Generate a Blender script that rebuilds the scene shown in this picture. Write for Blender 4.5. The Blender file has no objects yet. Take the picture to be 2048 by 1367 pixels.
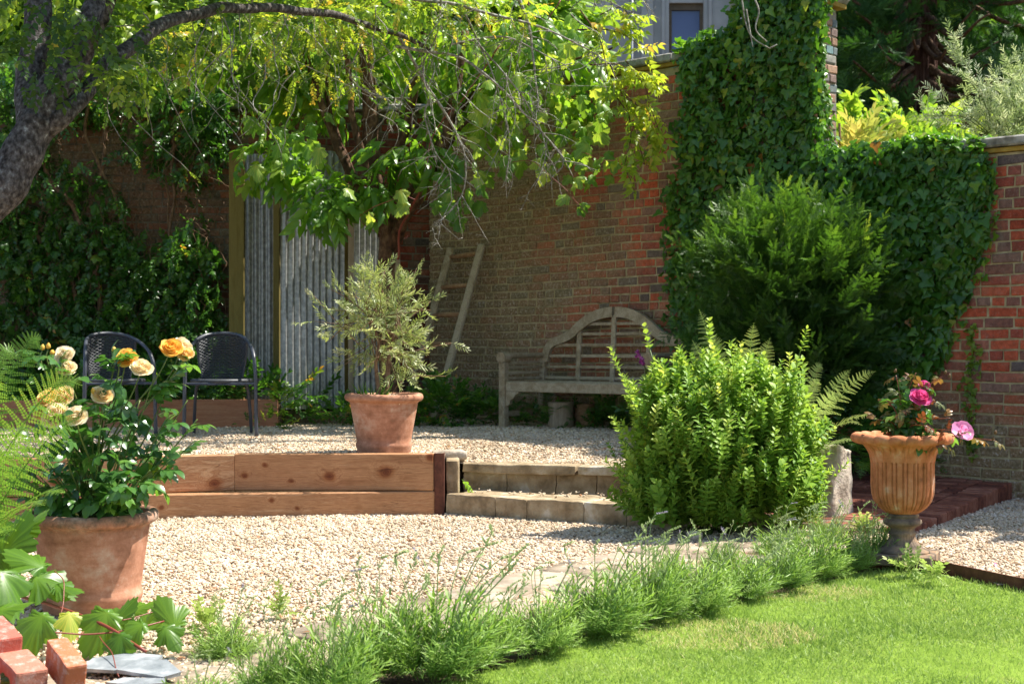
import bpy, math
import numpy as np
from math import sin, cos, pi, radians, sqrt

# ------------------------------------------------------------------ camera, light, exposure
scene = bpy.context.scene
F = 2900.0            # focal length in photo pixels (photo is 2048 wide)
HZ = 695.0            # horizon row
CAMH = 1.1
cam_d = bpy.data.cameras.new("camera"); cam = bpy.data.objects.new("camera", cam_d)
scene.collection.objects.link(cam); scene.camera = cam
cam.location = (0, 0, CAMH); cam.rotation_euler = (radians(90), 0, 0)
cam_d.sensor_width = 36; cam_d.lens = F/2048*36; cam_d.shift_y = (HZ-683.5)/2048
cam_d.clip_start = .05; cam_d.clip_end = 500
cam_d.dof.use_dof = True; cam_d.dof.focus_distance = 7.6; cam_d.dof.aperture_fstop = 6.3

SUN = np.array([.60, .17, 1.0]); SUN /= np.linalg.norm(SUN)
el = math.asin(SUN[2]); az = math.atan2(SUN[0], SUN[1])      # az clockwise from +Y
w = bpy.data.worlds.new("World"); scene.world = w; w.use_nodes = True
nt = w.node_tree; bg = nt.nodes["Background"]
sky = nt.nodes.new("ShaderNodeTexSky"); sky.sky_type = 'NISHITA'; sky.sun_disc = False
sky.sun_elevation = el; sky.sun_rotation = az; sky.air_density = 1; sky.dust_density = .7
nt.links.new(sky.outputs[0], bg.inputs[0]); bg.inputs[1].default_value = .10
sd = bpy.data.lights.new("sun", 'SUN'); so = bpy.data.objects.new("sun", sd); scene.collection.objects.link(so)
sd.energy = 4.8; sd.angle = radians(.53); sd.color = (1, .95, .86)
from mathutils import Vector
so.rotation_euler = Vector(-SUN).to_track_quat('-Z', 'Y').to_euler()
so.location = (4, 2, 8)
vs = scene.view_settings; vs.view_transform = 'Standard'; vs.look = 'None'; vs.gamma = 1; vs.exposure = 1.18
scene.cycles.max_bounces = 7; scene.cycles.diffuse_bounces = 4; scene.cycles.glossy_bounces = 2
scene.cycles.transmission_bounces = 4; scene.cycles.transparent_max_bounces = 4
scene.cycles.caustics_reflective = False; scene.cycles.caustics_refractive = False
scene.cycles.sample_clamp_indirect = 6

# ------------------------------------------------------------------ helpers
rng = np.random.default_rng(7)
def P(px, py, d):                      # world point seen at photo pixel (px,py) at distance d
    return np.array([(px-1024)/F*d, d, CAMH-(py-HZ)/F*d])
def PZ(px, py, z):                     # ... lying at height z
    return P(px, py, (CAMH-z)*F/(py-HZ))
def nrm(a):
    a = np.asarray(a, float); return a/np.maximum(np.linalg.norm(a, axis=-1, keepdims=True), 1e-9)

class G:
    def __init__(s): s.V=[]; s.L=[]; s.C=[]; s.M=[]; s.R=[]; s.n=0
    def add(s, V, faces, rnd=0., mat=0):
        V = np.asarray(V, float).reshape(-1, 3)
        if not isinstance(faces, list): faces = [faces]
        for f in faces:
            f = np.asarray(f, int)
            if f.size == 0: continue
            s.L.append((f+s.n).ravel()); s.C.append(np.full(len(f), f.shape[1]))
            m = np.asarray(mat)
            s.M.append(np.full(len(f), m) if m.ndim == 0 else m)
        r = np.asarray(rnd, float)
        s.R.append(np.full(len(V), float(r)) if r.ndim == 0 else r)
        s.V.append(V); s.n += len(V); return s
    def verts(s): return np.concatenate(s.V)
    def shift(s, fn): v = s.verts(); s.V = [fn(v)]; s.R = [np.concatenate(s.R)]; return s

def wloc(o):
    v = np.zeros(3)
    while o is not None: v += np.array(o.location); o = o.parent
    return v
def build(name, g, mats, parent=None, smooth=True, local=False, kind=None):
    V = g.verts()
    if parent is not None and not local: V = V-wloc(parent)
    L = np.concatenate(g.L); Cn = np.concatenate(g.C); Mi = np.concatenate(g.M)
    me = bpy.data.meshes.new(name)
    me.vertices.add(len(V)); me.vertices.foreach_set("co", V.astype(np.float32).ravel())
    me.loops.add(len(L)); me.loops.foreach_set("vertex_index", L.astype(np.int32))
    me.polygons.add(len(Cn))
    me.polygons.foreach_set("loop_start", np.concatenate([[0], np.cumsum(Cn)[:-1]]).astype(np.int32))
    me.polygons.foreach_set("loop_total", Cn.astype(np.int32))
    me.polygons.foreach_set("material_index", Mi.astype(np.int32))
    me.polygons.foreach_set("use_smooth", np.full(len(Cn), smooth))
    a = me.attributes.new("rnd", 'FLOAT', 'POINT'); a.data.foreach_set("value", np.concatenate(g.R).astype(np.float32))
    for m in (mats if isinstance(mats, (list, tuple)) else [mats]): me.materials.append(m)
    me.update(calc_edges=True)
    if not smooth is False and smooth == 'auto': pass
    o = bpy.data.objects.new(name, me); scene.collection.objects.link(o)
    if parent is not None: o.parent = parent
    if kind: o["kind"] = kind
    return o
def thing(name, label, cat, loc=(0, 0, 0), group=None, rz=0):
    o = bpy.data.objects.new(name, None); scene.collection.objects.link(o)
    o.location = tuple(float(c) for c in loc); o.rotation_euler = (0, 0, rz); o.empty_display_size = .1
    return tag(o, label, cat, group)
def tag(o, label, cat, group=None):
    o["label"] = label; o["category"] = cat
    if group: o["group"] = group
    return o

def tube(g, pts, rad, sides=8, rnd=0., mat=0, cap=True):
    pts = np.asarray(pts, float); n = len(pts); rad = np.broadcast_to(np.asarray(rad, float), (n,))
    T = nrm(np.gradient(pts, axis=0)); up = np.array([0, 0, 1.]) if abs(T[0][2]) < .9 else np.array([1., 0, 0])
    X = np.zeros((n, 3)); X[0] = nrm(np.cross(T[0], up))
    for i in range(1, n):
        x = X[i-1]-T[i]*np.dot(X[i-1], T[i]); X[i] = nrm(x)
    Y = np.cross(T, X); a = np.linspace(0, 2*pi, sides, endpoint=False)
    V = pts[:, None]+rad[:, None, None]*(np.cos(a)[None, :, None]*X[:, None]+np.sin(a)[None, :, None]*Y[:, None])
    i = np.arange(n-1)[:, None]*sides; j = np.arange(sides)[None]; k = (j+1) % sides
    q = np.stack([i+j, i+k, i+sides+k, i+sides+j], -1).reshape(-1, 4)
    fs = [q]
    V = V.reshape(-1, 3)
    if cap and sides > 2:
        fs.append(np.arange(sides)[::-1][None]); fs.append(((n-1)*sides+np.arange(sides))[None])
    g.add(V, fs, rnd, mat)
def curve(ctrl, n=24):                 # Catmull-Rom through control points
    c = np.asarray(ctrl, float); c = np.vstack([2*c[0]-c[1], c, 2*c[-1]-c[-2]])
    m = len(c)-3; out = []
    for t in np.linspace(0, m, n):
        i = min(int(t), m-1); u = t-i; p0, p1, p2, p3 = c[i:i+4]
        out.append(.5*((2*p1)+(-p0+p2)*u+(2*p0-5*p1+4*p2-p3)*u*u+(-p0+3*p1-3*p2+p3)*u**3))
    return np.array(out)
def ginterp(arr, n): return np.interp(np.linspace(0, 1, n), np.linspace(0, 1, len(arr)), arr)
BOXF = np.array([[0,1,3,2],[4,6,7,5],[0,4,5,1],[2,3,7,6],[0,2,6,4],[1,5,7,3]])
def box(g, c, s, R=None, rnd=0., mat=0, bev=0., jit=0.):
    c = np.asarray(c, float); s = np.asarray(s, float)/2
    if bev <= 0:
        V = np.array([[x, y, z] for x in (-1, 1) for y in (-1, 1) for z in (-1, 1)], float)*s
        fs = BOXF
    else:                              # chamfered box: 24 vertices
        V = []; fs = []
        b = min(bev, s.min()*.6)
        idx = {}
        for ix, x in enumerate((-1, 1)):
            for iy, y in enumerate((-1, 1)):
                for iz, z in enumerate((-1, 1)):
                    for a in range(3):
                        v = np.array([x, y, z])*(s-b); v[a] = (x, y, z)[a]*s[a]
                        idx[(ix, iy, iz, a)] = len(V); V.append(v)
        V = np.array(V); q = []; t = []
        sg = [(0, 0), (1, 0), (1, 1), (0, 1)]
        for a in range(3):
            o = [k for k in range(3) if k != a]
            for side in (0, 1):
                f = []
                for (u, v) in sg:
                    k = [0, 0, 0]; k[a] = side; k[o[0]] = u; k[o[1]] = v; f.append(idx[(*k, a)])
                if (side == 0) ^ (a == 1): f = f[::-1]
                q.append(f)
        for a in range(3):             # edge quads along axis a
            o = [k for k in range(3) if k != a]
            for (u, v) in sg:
                k0 = [0]*3; k0[o[0]] = u; k0[o[1]] = v; k1 = list(k0); k1[a] = 1
                q.append([idx[(*k0, o[0])], idx[(*k1, o[0])], idx[(*k1, o[1])], idx[(*k0, o[1])]])
        for k in [(x, y, z) for x in (0, 1) for y in (0, 1) for z in (0, 1)]:
            t.append([idx[(*k, 0)], idx[(*k, 1)], idx[(*k, 2)]])
        fs = [np.array(q), np.array(t)]
    if jit: V = V+rng.uniform(-jit, jit, V.shape)
    if R is not None: V = V @ np.asarray(R).T
    g.add(V+c, fs, rnd, mat)
def rotz(a): return np.array([[cos(a), -sin(a), 0], [sin(a), cos(a), 0], [0, 0, 1]])
def rotx(a): return np.array([[1, 0, 0], [0, cos(a), -sin(a)], [0, sin(a), cos(a)]])
def roty(a): return np.array([[cos(a), 0, sin(a)], [0, 1, 0], [-sin(a), 0, cos(a)]])
def lathe(g, prof, n=64, rnd=0., fn=None, c=(0, 0, 0), mat=0):
    prof = np.asarray(prof, float); a = np.linspace(0, 2*pi, n, endpoint=False)
    r = prof[:, 0][:, None]*np.ones(n); z = prof[:, 1][:, None]*np.ones(n)
    if fn is not None: r, z = fn(r, z, np.broadcast_to(a, r.shape), np.arange(len(prof))[:, None])
    V = np.stack([r*np.cos(a), r*np.sin(a), z], -1).reshape(-1, 3)+np.asarray(c, float)
    m = len(prof); i = np.arange(m-1)[:, None]*n; j = np.arange(n)[None]; k = (j+1) % n
    q = np.stack([i+j, i+k, i+n+k, i+n+j], -1).reshape(-1, 4)
    g.add(V, q, rnd, mat)
def prism(g, outline, z0, z1, rnd=0., mat=0):      # outline (n,2) counter-clockwise
    o = np.asarray(outline, float); n = len(o)
    V = np.vstack([np.c_[o, np.full(n, z0)], np.c_[o, np.full(n, z1)]])
    k = np.arange(n); q = np.stack([k, (k+1) % n, n+(k+1) % n, n+k], -1)
    g.add(V, [q, k[::-1][None], (n+k)[None]], rnd, mat)

# noise: sum of random sines, good enough for bumps and masks
_nw = rng.normal(size=(40, 3)); _np_ = rng.uniform(0, 2*pi, 40)
def noise(p, s=1., o=0):
    p = np.asarray(p, float)*s
    W = _nw[o:o+12]; ph = _np_[o:o+12]
    return (np.sin(p @ (W.T*1.6)+ph)).sum(-1)/5.
def frames(axis, normal):
    y = nrm(axis); x = nrm(np.cross(y, normal)); z = np.cross(x, y)
    return np.stack([x, y, z], -1)
def scatter(g, tpl, pos, R, scale, rnd=None, mat=0):
    V, fs = tpl[0], tpl[1]; N = len(pos)
    if N == 0: return
    off_r = tpl[2] if len(tpl) > 2 else 0.
    scale = np.asarray(scale, float)
    if scale.ndim == 0: scale = np.full(N, float(scale))
    if scale.shape[0] == 1 and N > 1: scale = np.repeat(scale, N, 0)
    if scale.ndim == 1: scale = scale[:, None]
    W = np.einsum('nij,nvj->nvi', R, V[None]*scale[:, None, :])+pos[:, None]
    if rnd is None: rnd = rng.random(N)
    rnd = np.asarray(rnd, float)
    off = (np.arange(N)*len(V))[:, None, None]
    g.add(W.reshape(-1, 3), [(f[None]+off).reshape(-1, f.shape[1]) for f in fs], np.clip(np.repeat(rnd, len(V))+np.tile(off_r*np.ones(len(V)), N), 0, 1), mat)
def rdir(N): return nrm(rng.normal(size=(N, 3)))
def inpoly(pts, poly):
    pts = np.asarray(pts); poly = np.asarray(poly, float); x, y = pts[:, 0], pts[:, 1]; c = np.zeros(len(pts), bool)
    j = len(poly)-1
    for i in range(len(poly)):
        xi, yi = poly[i]; xj, yj = poly[j]
        c ^= ((yi > y) != (yj > y)) & (x < (xj-xi)*(y-yi)/((yj-yi) if yj != yi else 1e-9)+xi)
        j = i
    return c
def polysample(poly, N):
    poly = np.asarray(poly, float); lo = poly.min(0); hi = poly.max(0); out = []
    n = 0
    while n < N:
        p = rng.uniform(lo, hi, (N*2, 2)); p = p[inpoly(p, poly)]; out.append(p); n += len(p)
    return np.vstack(out)[:N]

# leaf templates: base at origin, axis +Y, face +Z, unit length
def leaf_tpl(w=.5, shape=(.0, .75, 1., .8, .0), fold=.25, droop=.15):
    n = len(shape); V = []; mid = []; lf = []; rt = []
    for i, s in enumerate(shape):
        y = i/(n-1); z = -droop*y*y*1.5
        mid.append(len(V)); V.append([0, y, z])
        if 0 < i < n-1:
            lf.append(len(V)); V.append([-w/2*s, y, z+fold*w/2*s]); rt.append(len(V)); V.append([w/2*s, y, z+fold*w/2*s])
    t = [[mid[0], mid[1], lf[0]], [mid[0], rt[0], mid[1]], [mid[-2], mid[-1], lf[-1]], [mid[-2], rt[-1], mid[-1]]]
    q = []
    for i in range(len(lf)-1):
        q += [[mid[i+1], mid[i+2], lf[i+1], lf[i]], [mid[i+1], rt[i], rt[i+1], mid[i+2]]]
    return np.array(V, float), [np.array(t)]+([np.array(q)] if q else [])
def lobed_tpl(out, cup=.12, wave=.05):
    out = np.asarray(out, float); n = len(out); c = np.array([0, .12])
    mid = c+(out-c)*.55
    def z(p, k): r2 = (p**2).sum(-1); return -cup*r2+wave*np.sin(k*1.7)*np.sqrt(r2)
    k = np.arange(n)
    V = np.vstack([[0, .12, 0.]], )
    an = np.arctan2(out[:, 0], out[:, 1]-.3)
    zo = -cup*.30+wave*np.sin(3*an+.7); zm = -cup*.09+wave*.3*np.sin(3*an+.7)
    V = np.vstack([V, np.c_[mid, zm+.015], np.c_[out, zo]])
    t = np.stack([np.zeros(n, int), 1+k, 1+(k+1) % n], -1)[:-1]
    q = np.stack([1+k, 1+n+k, 1+n+(k+1) % n, 1+(k+1) % n], -1)[:-1]
    return V, [t, q]
IVY = lobed_tpl([(0, 0), (-.22, -.1), (-.42, -.02), (-.50, .22), (-.26, .42), (-.20, .62), (0, 1), (.20, .62), (.26, .42), (.50, .22), (.42, -.02), (.22, -.1), (0, 0)], .1, .04)
def vine_outline():
    o = []
    lob = [(-160, .50), (-135, .66), (-112, .52), (-88, .86), (-66, .74), (-48, .52), (-30, .84), (-14, .92), (0, 1.10), (14, .92), (30, .84), (48, .52), (66, .74), (88, .86), (112, .52), (135, .66), (160, .50)]
    for i, (a, r) in enumerate(lob):
        o.append((a, r*.62))
        if i < len(lob)-1:
            a2 = (a+lob[i+1][0])/2; r2 = (r+lob[i+1][1])/2
            o.append((a2-3, r2*.62*1.04)); o.append((a2+1, r2*.62*.93))
    return [(0, .0)]+[(sin(radians(a))*r, .36+cos(radians(a))*r) for a, r in o]+[(0, .0)]
VINE = lobed_tpl(vine_outline(), .30, .05)
_n = (len(VINE[0])-1)//2; _r = np.hypot(VINE[0][:, 0], VINE[0][:, 1]-.12); _o = np.full(len(_r), -.10); _o[0] = .25
_oo = _r[1+_n:]; _pk = np.r_[False, (_oo[1:-1] > _oo[:-2]) & (_oo[1:-1] >= _oo[2:]), False]; _o[1+_n:][_pk] = .12; _o[1:1+_n][_pk] = .20
VINE = (VINE[0], VINE[1], _o)
OVATE = leaf_tpl(.56, (0, .8, 1., .62, 0), .25, .2)
SMALL = leaf_tpl(.6, (0, 1., .7, 0), .2, .1)
LANCE = leaf_tpl(.22, (0, .9, .8, 0), .3, .12)
NEEDLE = (np.array([[-.05, 0, 0], [.05, 0, 0], [.03, .7, .02], [0, 1, 0], [-.03, .7, .02]]), [np.array([[0, 1, 2, 4]]), np.array([[4, 2, 3]])])
def blade_tpl(w=.08, bend=.3):
    V = []
    for i, y in enumerate((0, .35, .7)):
        ww = w*(1-.25*i)/2; V += [[-ww, y, -bend*y*y], [ww, y, -bend*y*y]]
    V.append([0, 1, -bend])
    return np.array(V), [np.array([[0, 1, 3, 2], [2, 3, 5, 4]]), np.array([[4, 5, 6]])]
BLADE = blade_tpl()

# ------------------------------------------------------------------ materials
def newmat(name):
    m = bpy.data.materials.new(name); m.use_nodes = True; nt = m.node_tree; nt.nodes.clear()
    out = nt.nodes.new("ShaderNodeOutputMaterial"); return m, nt, out
def N(nt, t, **kw):
    n = nt.nodes.new(t)
    for k, v in kw.items():
        if k.startswith("i_"):
            key = k[2:]; n.inputs[int(key) if key.isdigit() else key.replace("_", " ")].default_value = v
        else: setattr(n, k, v)
    return n
def ramp(nt, fac, stops, interp='LINEAR'):
    r = nt.nodes.new("ShaderNodeValToRGB"); r.color_ramp.interpolation = interp; e = r.color_ramp.elements
    while len(e) < len(stops): e.new(.5)
    for i, (p, c) in enumerate(stops): e[i].position = p; e[i].color = (*c, 1) if len(c) == 3 else c
    nt.links.new(fac, r.inputs[0]); return r.outputs[0]
def mixc(nt, fac, a, b, mode='MIX'):
    m = nt.nodes.new("ShaderNodeMix"); m.data_type = 'RGBA'; m.blend_type = mode
    for s, v in ((m.inputs[0], fac), (m.inputs[6], a), (m.inputs[7], b)):
        if hasattr(v, 'is_linked'): nt.links.new(v, s)
        else: s.default_value = v if not isinstance(v, tuple) else ((*v, 1) if len(v) == 3 else v)
    return m.outputs[2]
def attr(nt, n="rnd"): return N(nt, "ShaderNodeAttribute", attribute_name=n).outputs["Fac"]
def geo(nt): return N(nt, "ShaderNodeNewGeometry").outputs["Position"]
def noiset(nt, scale, detail=4, rough=.55, vec=None, dist=0.):
    n = N(nt, "ShaderNodeTexNoise"); n.inputs["Scale"].default_value = scale; n.inputs["Detail"].default_value = detail
    n.inputs["Roughness"].default_value = rough; n.inputs["Distortion"].default_value = dist
    nt.links.new(vec if vec is not None else geo(nt), n.inputs["Vector"]); return n.outputs["Fac"]
def bump(nt, h, strength=.4, dist=.01):
    b = N(nt, "ShaderNodeBump"); b.inputs["Strength"].default_value = strength; b.inputs["Distance"].default_value = dist
    nt.links.new(h, b.inputs["Height"]); return b.outputs["Normal"]
def princ(nt, col, rough=.8, spec=.3, normal=None, metal=0.):
    p = N(nt, "ShaderNodeBsdfPrincipled"); p.inputs["Specular IOR Level"].default_value = spec; p.inputs["Metallic"].default_value = metal
    if hasattr(col, 'is_linked'): nt.links.new(col, p.inputs["Base Color"])
    else: p.inputs["Base Color"].default_value = (*col, 1)
    if hasattr(rough, 'is_linked'): nt.links.new(rough, p.inputs["Roughness"])
    else: p.inputs["Roughness"].default_value = rough
    if normal is not None: nt.links.new(normal, p.inputs["Normal"])
    return p
def leafmat(name, stops, trans, tf=.45, rough=.42, spec=.5, bs=0):
    m, nt, out = newmat(name)
    a = attr(nt); c = ramp(nt, a, stops)
    t = ramp(nt, a, [(s[0], tuple(min(1, x*y) for x, y in zip(s[1], trans))) for s in stops])
    p = princ(nt, c, rough, spec)
    tr = N(nt, "ShaderNodeBsdfTranslucent"); nt.links.new(t, tr.inputs[0])
    mx = N(nt, "ShaderNodeMixShader"); mx.inputs[0].default_value = tf
    nt.links.new(p.outputs[0], mx.inputs[1]); nt.links.new(tr.outputs[0], mx.inputs[2]); nt.links.new(mx.outputs[0], out.inputs[0])
    return m
def solid(name, stops, nscale=8, rough=.8, spec=.3, bstr=.3, bdist=.005, bscale=60, detail=5, metal=0., use_attr=0., stretch=None, var=.35):
    """colour ramp over noise (+ the rnd attribute) with bump"""
    m, nt, out = newmat(name)
    vec = geo(nt)
    if stretch is not None:
        mp = N(nt, "ShaderNodeMapping"); mp.inputs["Scale"].default_value = stretch; nt.links.new(vec, mp.inputs[0]); vec = mp.outputs[0]
    f = noiset(nt, nscale, detail, .6, vec)
    if use_attr:
        mt = N(nt, "ShaderNodeMath", operation='MULTIPLY_ADD'); nt.links.new(attr(nt), mt.inputs[0]); mt.inputs[1].default_value = use_attr
        m2 = N(nt, "ShaderNodeMath", operation='ADD'); nt.links.new(f, m2.inputs[0]); m2.inputs[1].default_value = -use_attr/2
        nt.links.new(m2.outputs[0], mt.inputs[2]); f = mt.outputs[0]
    c = ramp(nt, f, stops)
    p = princ(nt, c, rough, spec, bump(nt, noiset(nt, bscale, 5, .65, vec), bstr, bdist), metal)
    nt.links.new(p.outputs[0], out.inputs[0]); return m

def brickmat(name, moss=None, pale=.3, gain=(1, 1, 1)):
    m, nt, out = newmat(name)
    a = attr(nt); pos = geo(nt)
    base = ramp(nt, a, [(0, (.26, .065, .035)), (.16, (.31, .085, .045)), (.30, (.20, .06, .042)), (.44, (.28, .075, .04)), (.56, (.185, .075, .058)), (.68, (.23, .10, .07)), (.80, (.14, .075, .06)), (.91, (.085, .078, .078)), (.96, (.16, .11, .09))], 'CONSTANT')
    n1 = noiset(nt, 28, 6, .7); n2 = noiset(nt, 160, 3, .6)
    c = mixc(nt, 1., base, ramp(nt, n1, [(.25, (.5, .5, .5)), (.5, (1, 1, 1)), (.75, (1.5, 1.45, 1.4))]), 'MULTIPLY')
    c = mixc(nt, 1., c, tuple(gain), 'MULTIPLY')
    big = ramp(nt, noiset(nt, .9, 4, .6), [(.35, (.72, .72, .72)), (.6, (1.15, 1.15, 1.15))]); c = mixc(nt, 1., c, big, 'MULTIPLY')
    wpa = ramp(nt, noiset(nt, 2.3, 7, .72, None, .6), [(.50, (0, 0, 0)), (.68, (.42, .42, .42))])
    c = mixc(nt, wpa, c, ramp(nt, noiset(nt, 40, 4, .7), [(.35, (.16, .12, .09)), (.6, (.40, .34, .27))]))
    # pale efflorescence and lichen speckle
    spk = ramp(nt, noiset(nt, 60, 5, .8), [(.56, (0, 0, 0)), (.66, (pale, pale, pale))])
    c = mixc(nt, spk, c, (.36, .32, .27))
    if moss:
        x0, x1, z0, z1, amt = moss
        sx = N(nt, "ShaderNodeSeparateXYZ"); nt.links.new(pos, sx.inputs[0])
        mx_ = N(nt, "ShaderNodeMapRange"); nt.links.new(sx.outputs[0], mx_.inputs[0]); mx_.inputs[1].default_value = x1; mx_.inputs[2].default_value = x0; mx_.inputs[3].default_value = 0; mx_.inputs[4].default_value = 1
        mz = N(nt, "ShaderNodeMapRange"); nt.links.new(sx.outputs[2], mz.inputs[0]); mz.inputs[1].default_value = z1; mz.inputs[2].default_value = z0; mz.inputs[3].default_value = 0; mz.inputs[4].default_value = 1
        mm = N(nt, "ShaderNodeMath", operation='MAXIMUM'); nt.links.new(mx_.outputs[0], mm.inputs[0]); nt.links.new(mz.outputs[0], mm.inputs[1])
        ad = N(nt, "ShaderNodeMath", operation='MULTIPLY_ADD'); nt.links.new(mm.outputs[0], ad.inputs[0]); ad.inputs[1].default_value = amt
        nn = N(nt, "ShaderNodeMath", operation='ADD'); nt.links.new(noiset(nt, 1.6, 6, .65), nn.inputs[0]); nn.inputs[1].default_value = -.12
        nt.links.new(nn.outputs[0], ad.inputs[2])
        msk = ramp(nt, ad.outputs[0], [(.44, (0, 0, 0)), (.86, (.86, .86, .86))])
        mc = ramp(nt, noiset(nt, 45, 6, .75), [(.32, (.05, .045, .025)), (.43, (.19, .155, .08)), (.53, (.28, .22, .12)), (.58, (.34, .28, .20)), (.66, (.62, .58, .49))])
        c = mixc(nt, msk, c, mc)
    p = princ(nt, c, .92, .15, bump(nt, n2, .5, .004)); nt.links.new(p.outputs[0], out.inputs[0])
    return m
# ------------------------------------------------------------------ material set
M = {}
M['brick_main'] = brickmat("main wall brick", (-.2, 1.7, .5, 1.75, .60), .6, (1.75, 1.38, 1.25))
M['brick_side'] = brickmat("left wall brick", (-4.5, -1.6, .3, .9, .35), .3, (.72, .62, .55))  # gain darkens the brick: canopy shade put into its colour
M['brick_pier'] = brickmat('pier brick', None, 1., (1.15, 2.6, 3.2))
M['brick_low'] = brickmat("low wall brick", (2.0, 2.1, .2, 1.05, .62), .45, (1.45, 1.2, 1.12))
M['mortar'] = solid("mortar", [(.3, (.27, .21, .11)), (.55, (.46, .38, .22)), (.75, (.58, .51, .36))], 14, .95, .1, .8, .006, 120)
M['mortar_dark'] = solid('canopy shaded mortar', [(.3, (.10, .085, .06)), (.55, (.19, .165, .12)), (.75, (.30, .27, .22))], 9, .95, .1, .8, .006, 120)  # dark tones: shade from the canopy painted into the left wall mortar
M['mortar_grey'] = solid("grey mortar", [(.3, (.20, .175, .13)), (.55, (.36, .32, .25)), (.75, (.52, .48, .41))], 9, .95, .1, .8, .006, 120)
M['coping'] = solid("coping stone", [(.3, (.09, .085, .07)), (.45, (.22, .205, .17)), (.6, (.40, .38, .34)), (.75, (.5, .49, .45))], 9, .9, .2, .6, .01, 50)
M['tile'] = solid("tile course", [(.3, (.30, .17, .03)), (.7, (.42, .30, .07))], 12, .9, .2, .4, .006, 70)
M['gravel'] = None
def gravelmat(name):
    m, nt, out = newmat(name)
    c = ramp(nt, attr(nt), [(0, (.60, .49, .36)), (.24, (.66, .56, .43)), (.46, (.56, .43, .29)), (.58, (.70, .61, .50)), (.76, (.50, .37, .25)), (.84, (.62, .50, .37)), (.95, (.42, .37, .31)), (.985, (.45, .24, .13))], 'CONSTANT')
    c = mixc(nt, 1., c, ramp(nt, noiset(nt, 120, 3, .6), [(.3, (.84, .82, .79)), (.7, (1.12, 1.12, 1.12))]), 'MULTIPLY')
    c = mixc(nt, .85, c, ramp(nt, noiset(nt, 1.3, 5, .6), [(.35, (.80, .76, .70)), (.6, (1.08, 1.06, 1.03))]), 'MULTIPLY')
    p = princ(nt, c, .8, .2); nt.links.new(p.outputs[0], out.inputs[0]); return m
M['gravel'] = gravelmat("pea gravel")
M['gravel_bed'] = solid("gravel bed", [(.3, (.20, .15, .10)), (.6, (.38, .30, .21))], 60, .95, .1, .8, .01, 90)
M['soil'] = solid("soil", [(.3, (.05, .033, .02)), (.55, (.11, .075, .045)), (.75, (.19, .14, .09))], 14, .95, .1, .9, .02, 45)
M['turf'] = solid("turf base", [(.3, (.12, .20, .02)), (.6, (.20, .30, .04)), (.75, (.30, .30, .09))], 6, .95, .1, .8, .01, 80)
M['grass'] = leafmat("grass blade", [(0, (.15, .25, .045)), (.4, (.26, .37, .08)), (.8, (.38, .47, .14)), (.93, (.52, .49, .22)), (1, (.62, .50, .30))], (1.35, 1.35, 1.1), .4, .5, .3)
M['flag'] = solid("flagstone", [(.28, (.13, .10, .07)), (.45, (.30, .235, .165)), (.6, (.42, .345, .26)), (.75, (.36, .20, .13))], 5, .85, .25, .6, .012, 22, use_attr=.25)
M['step'] = solid("step stone", [(.25, (.10, .08, .05)), (.42, (.27, .20, .12)), (.58, (.40, .32, .21)), (.72, (.56, .51, .42))], 7, .9, .2, .9, .012, 40, use_attr=.15)
M['path_brick'] = solid("paving brick", [(.2, (.10, .035, .025)), (.5, (.22, .075, .045)), (.8, (.33, .14, .09))], 20, .9, .2, .6, .006, 70, use_attr=.5)
def woodmat(name, cols, ax=(1, 14, 14), sc=3., knots=0., rough=.65, bstr=.35, grain=.5):
    m, nt, out = newmat(name)
    mp = N(nt, "ShaderNodeMapping"); mp.inputs["Scale"].default_value = ax; nt.links.new(geo(nt), mp.inputs[0])
    v = mp.outputs[0]
    a = noiset(nt, sc, 5, .6, v, .6)
    ad = N(nt, "ShaderNodeMath", operation='MULTIPLY_ADD'); nt.links.new(attr(nt), ad.inputs[0]); ad.inputs[1].default_value = .22; nt.links.new(a, ad.inputs[2])
    c = ramp(nt, ad.outputs[0], cols)
    wv = noiset(nt, sc*9, 4, .7, v)
    c = mixc(nt, grain, c, ramp(nt, wv, [(.35, (.55, .5, .45)), (.55, (1, 1, 1)), (.7, (1.15, 1.12, 1.1))]), 'MULTIPLY')
    if knots:
        vm = N(nt, "ShaderNodeMapping"); vm.inputs["Scale"].default_value = (1., .001, 2.1); nt.links.new(geo(nt), vm.inputs[0])
        nd = N(nt, "ShaderNodeTexNoise"); nd.inputs["Scale"].default_value = 9; nt.links.new(geo(nt), nd.inputs["Vector"])
        vo = N(nt, "ShaderNodeTexVoronoi"); vo.inputs["Scale"].default_value = knots; vo.inputs["Randomness"].default_value = 1.
        nt.links.new(vm.outputs[0], vo.inputs["Vector"])
        sm = N(nt, "ShaderNodeMath", operation='MULTIPLY_ADD'); nt.links.new(nd.outputs["Fac"], sm.inputs[0]); sm.inputs[1].default_value = .05; nt.links.new(vo.outputs["Distance"], sm.inputs[2])
        k = ramp(nt, sm.outputs[0], [(.055, (.20, .10, .05)), (.075, (.30, .15, .08)), (.10, (.62, .42, .3)), (.13, (.8, .62, .5)), (.2, (1, 1, 1))])
        c = mixc(nt, .95, c, k, 'MULTIPLY')
    p = princ(nt, c, rough, .3, bump(nt, wv, bstr, .003)); nt.links.new(p.outputs[0], out.inputs[0]); return m
KNOTS = [(430, 966, .020), (772, 944, .021), (658, 953, .016), (489, 950, .010), (530, 930, .007), (582, 962, .007), (862, 915, .013), (550, 996, .008), (330, 1010, .008), (600, 1012, .007), (120, 960, .014), (260, 940, .008)]
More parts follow.
